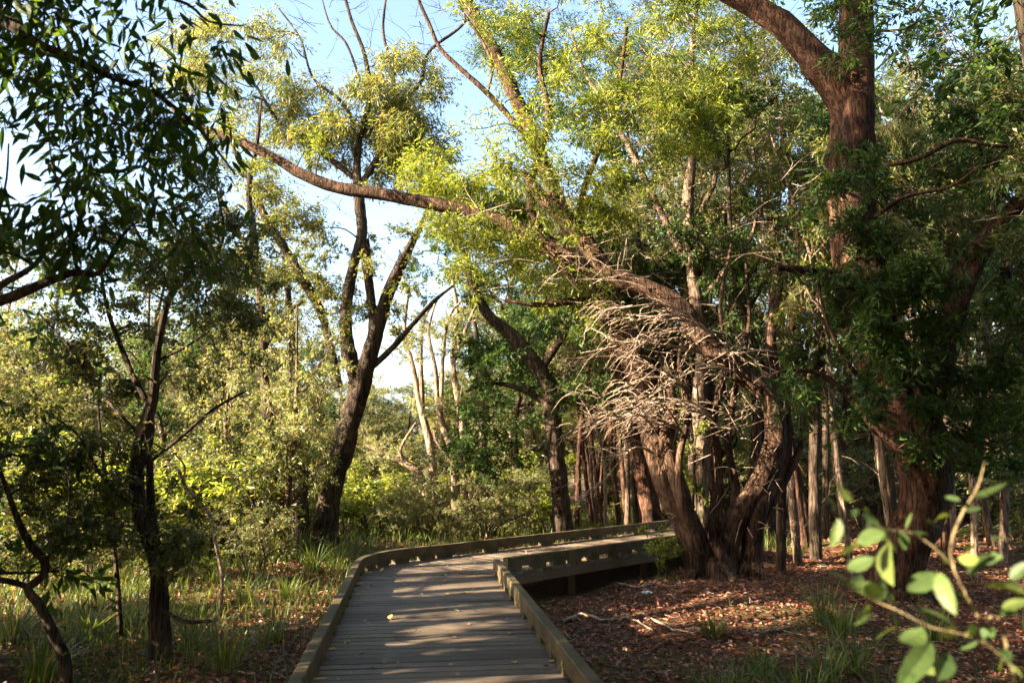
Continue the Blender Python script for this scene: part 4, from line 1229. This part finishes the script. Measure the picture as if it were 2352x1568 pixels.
def blades(geo, Pn, h, w, bend, clump_dir=None):
    n = len(Pn)
    a = rng.random(n) * 6.28
    dr = np.stack([np.cos(a), np.sin(a), np.zeros(n)], 1)
    if clump_dir is not None: dr = clump_dir
    sd = np.stack([-dr[:, 1], dr[:, 0], np.zeros(n)], 1)
    h = (h * rng.uniform(.5, 1.2, n))[:, None]; bd = (bend * rng.uniform(.2, 1.3, n))[:, None]
    w = (w * rng.uniform(.7, 1.2, n))[:, None]
    rows = []
    for t_, ww in ((0, .8), (.35, 1), (.7, .75), (1, .08)):
        c = Pn + np.array([0, 0, 1]) * h * (t_ - .45 * bd * t_ * t_) + dr * h * bd * t_ * t_
        rows += [c - sd * w * ww / 2, c + sd * w * ww / 2]
    V = np.stack(rows, 1).reshape(-1, 3)
    b = np.arange(n)[:, None] * 8
    q = np.stack([np.concatenate([b + k, b + k + 1, b + k + 3, b + k + 2], 1) for k in (0, 2, 4)], 1).reshape(-1, 4)
    geo.add(V, q)


gg = Geo()
x, y = scatter(46000, -8, -.5, 3.5, 17, lambda x, y: np.clip(.3 + .5 * np.sin(1.3 * x + .8 * y) + .2 * np.sin(3 * x - 2 * y), np.where(y > 7.6, .3, .03), .9) * np.clip((y - 6.4) / 2.4, .1, 1))
blades(gg, np.stack([x, y, ground_z(x, y)], 1), .28, .009, .8)
x, y = scatter(2500, 1.5, 9, 2.2, 12, lambda x, y: np.clip(.1 + .3 * np.sin(2.1 * x + .8 * y), 0, .5))
blades(gg, np.stack([x, y, ground_z(x, y)], 1), .2, .008, .8)
x, y = scatter(9000, -12, 6, 16, 26)
blades(gg, np.stack([x, y, ground_z(x, y)], 1), .4, .02, .6)
tag(gg.build('grass', GRASS_M), 'loose green grass growing through the leaf litter', 'grass', kind='stuff')

tuss = [(1700, 1600, 3.6, .42), (1640, 1620, 4.0, .4), (1890, 1440, 5.6, .62), (1900, 1560, 4.2, .5), (1800, 1590, 4.0, .42), (1960, 1540, 4.4, .5), (2040, 1620, 3.6, .45), (1750, 1540, 5.2, .35), (1850, 1630, 4, .45), (1930, 1460, 5, .5),
        (520, 1560, 5.2, .5), (620, 1490, 6.3, .45), (440, 1500, 6.9, .5), (560, 1400, 8.7, .45), (660, 1380, 9.5, .4), (480, 1360, 9.6, .45), (720, 1330, 12, .6), (770, 1310, 13.4, .7), (690, 1300, 14.2, .8), (620, 1310, 13, .7), (90, 1560, 6, .6), (200, 1480, 7.4, .55), (30, 1490, 7.2, .6),
        (1640, 1470, 5.9, .35), (2150, 1480, 4.6, .55), (1010, 1225, 19, .9), (1130, 1215, 20, .9), (880, 1225, 18.5, .8)]
tuss.sort(key=lambda e: e[0])
nl_, nr_, nb_ = 0, 0, 0
for px, py, d, h in tuss:
    b = G(px, py, -.42); d = b[1]; bz = float(ground_z(b[0], b[1]))
    gt_ = Geo()
    n = 70
    a = rng.random(n) * 6.28
    rr = np.sqrt(rng.random(n)) * .12
    Pn = np.stack([b[0] + rr * np.cos(a), b[1] + rr * np.sin(a), np.full(n, bz - .02)], 1)
    dr = np.stack([np.cos(a + rng.normal(0, .5, n)), np.sin(a + rng.normal(0, .5, n)), np.zeros(n)], 1)
    blades(gt_, Pn, h, .012, .75, dr)
    o = gt_.build('grass_tussock', GRASS_M, None, (b[0], b[1], bz))
    if px < 800 or d < 1:
        lab = f'arching green grass tussock in the left undergrowth, {ORD[nl_]} from the left'; nl_ += 1
    elif px < 1300:
        lab = f'grass tussock behind the outer kerb of the bend, {ORD[nb_]} from the left'; nb_ += 1
    else:
        lab = f'arching green grass tussock on the right leaf litter, {ORD[nr_]} from the left'; nr_ += 1
    tag(o, lab, 'grass tussock', 'grass tussocks')

# ------------------------------------------------------------------ sticks and a scrap on the litter
for lab, pts, w_ in [('long grey crooked stick lying on the litter right of the near boards', [(1290, 1418), (1340, 1408), (1385, 1422), (1440, 1425), (1500, 1450)], 9),
                     ('short pale stick lying before the foot of the leaning stems', [(1500, 1432), (1545, 1452), (1600, 1462)], 6),
                     ('thin dark stick lying between the grass tussocks on the right', [(1700, 1470), (1780, 1455), (1850, 1462)], 6),
                     ('curved grey stick lying on the litter left of the near boards', [(430, 1500), (520, 1478), (600, 1492), (650, 1480)], 8),
                     ('pale stick lying on the lit litter beside the clump stems', [(1420, 1345), (1470, 1362), (1530, 1352)], 6)]:
    w3 = []
    for a_, b_ in pts:
        q = G(a_, b_, -.4); q[2] = float(ground_z(q[0], q[1])) + .035; w3.append(q)
    w3, r3 = smooth_path(w3, np.linspace(1, .4, len(w3)) * w_ / 2 * w3[0][1] / F, .08)
    gk = Geo()
    tube(gk, w3 + rng.normal(0, .006, w3.shape), r3, 7, .1)
    q = w3[len(w3) // 2]
    s0 = unit(w3[-1] - w3[0]) * .4 + [0, .25, .08]
    tube(gk, np.array([q, q + s0 * .5, q + s0]), np.array([.5, .4, .2]) * r3.max(), 5, .1)
    tag(gk.build('fallen_stick', DEADWOOD, None, w3[0], smooth=True), lab, 'stick')
q = G(1315, 1335, -.4); zb = float(ground_z(q[0], q[1]))
gk = Geo()
w3, r3 = smooth_path([[q[0], q[1], zb - .05], [q[0] - .02, q[1], zb + .2], [q[0] - .1, q[1] + .03, zb + .36], [q[0] - .06, q[1] + .05, zb + .5]], [.008, .007, .005, .003], .06)
tube(gk, w3, r3, 6, .1)
tube(gk, np.array([w3[4], w3[4] + [.08, 0, .08], w3[4] + [.13, .02, .2]]), np.array([.004, .003, .002]), 5, .1)
tag(gk.build('dead_seedling', DEADWOOD, None, (q[0], q[1], zb), smooth=True), 'thin dry seedling stalk standing in front of the deck side beam', 'plant')
pm, nt_, b_, o_ = new_mat('white_scrap_plastic')
b_.inputs['Base Color'].default_value = (.6, .66, .7, 1); b_.inputs['Roughness'].default_value = .35
q = G(1487, 1378, -.4); zb = float(ground_z(q[0], q[1])) + .03
gk = Geo()
n_ = 7
uu, vv = np.meshgrid(np.linspace(-.07, .07, n_), np.linspace(-.035, .035, n_))
hh = .02 + rng.normal(0, .009, uu.shape) - 2.5 * uu ** 2
V = np.stack([q[0] + uu + rng.normal(0, .004, uu.shape), q[1] + vv, zb + hh], -1)
k_ = np.arange(n_ - 1)
b0 = (k_[:, None] * n_ + k_[None]).ravel()
Q_ = np.stack([b0, b0 + 1, b0 + n_ + 1, b0 + n_], 1)
gk.add(V.reshape(-1, 3), Q_)
tag(gk.build('plastic_scrap', pm, None, (q[0], q[1], zb)), 'small crumpled whitish scrap lying on the brown leaf litter', 'scrap')

# ------------------------------------------------------------------ fallen leaves on the boards, each its own
protos = []
for m, nm in ((LEAF_YELLOW, 'yellow'), (LEAF_BROWN, 'brown'), (LEAF_PINK, 'pink')):
    gp = Geo()
    add_big_leaves(gp, [np.zeros(3)], [np.array([1., 0, .08])], .076, .034, up=6, curl=.2)
    o = gp.build('fallen_leaf', m); protos.append((o.data, nm)); bpy.data.objects.remove(o)
for k in range(270):
    i = rng.integers(n1_ - 75, len(pairs) - 25)
    a, b = pairs[i]
    f = rng.random() ** 1.6 if rng.random() < .75 else 1 - rng.random() ** 2 * .35
    f = .03 + .94 * f
    p = a + (b - a) * f
    me, nm = protos[rng.choice(3, p=[.5, .38, .12])]
    o = bpy.data.objects.new('fallen_leaf', me)
    COL.objects.link(o)
    o.location = (p[0], p[1], .008)
    o.rotation_euler = (rng.normal(0, .25), rng.normal(0, .2), rng.random() * 6.28)
    s_ = rng.uniform(.6, 1.35); o.scale = (s_, s_ * rng.uniform(.8, 1.3), s_)
    tag(o, {'yellow': 'small yellow fallen leaf lying on the grey deck boards', 'brown': 'dry brown fallen leaf lying on the grey deck boards', 'pink': 'pinkish-red fallen leaf lying on the grey deck boards'}[nm], 'leaf', f'{nm} fallen leaves on the boards')

# ------------------------------------------------------------------ light, sky, camera
w = bpy.data.worlds.new('World')
scene.world = w
w.use_nodes = True
nt = w.node_tree
bg = nt.nodes['Background']
sky = nt.nodes.new('ShaderNodeTexSky')
sky.sky_type = 'NISHITA'
sky.sun_disc = False
sky.sun_elevation = SUN_EL
sky.sun_rotation = math.atan2(S[0], S[1])
sky.air_density = 1.0
sky.dust_density = 2.5
nt.links.new(sky.outputs[0], bg.inputs[0])
bg.inputs[1].default_value = 0.078
ld = bpy.data.lights.new('sun', 'SUN')
ld.energy = 5.0
ld.angle = math.radians(0.5)
ld.color = (1.0, 0.84, 0.62)
lo = bpy.data.objects.new('sun', ld)
lo.rotation_euler = Vector(-S).to_track_quat('-Z', 'Y').to_euler()
COL.objects.link(lo)

cd = bpy.data.cameras.new('camera')
cd.sensor_width = 36
cd.lens = F / 2352 * 36
cd.clip_end = 2000
cd.clip_start = 0.05
cd.dof.use_dof = True
cd.dof.focus_distance = 11.0
cd.dof.aperture_fstop = 2.3
co = bpy.data.objects.new('camera', cd)
co.location = (0, 0, CAMH)
co.rotation_euler = (math.pi / 2 + PITCH, 0, 0)
COL.objects.link(co)
scene.camera = co
vs = scene.view_settings
vs.view_transform = 'Standard'
vs.look = 'None'
vs.exposure = 2.98
vs.gamma = 1
scene.cycles.max_bounces = 6
scene.cycles.diffuse_bounces = 2
scene.cycles.glossy_bounces = 2
scene.cycles.transmission_bounces = 4
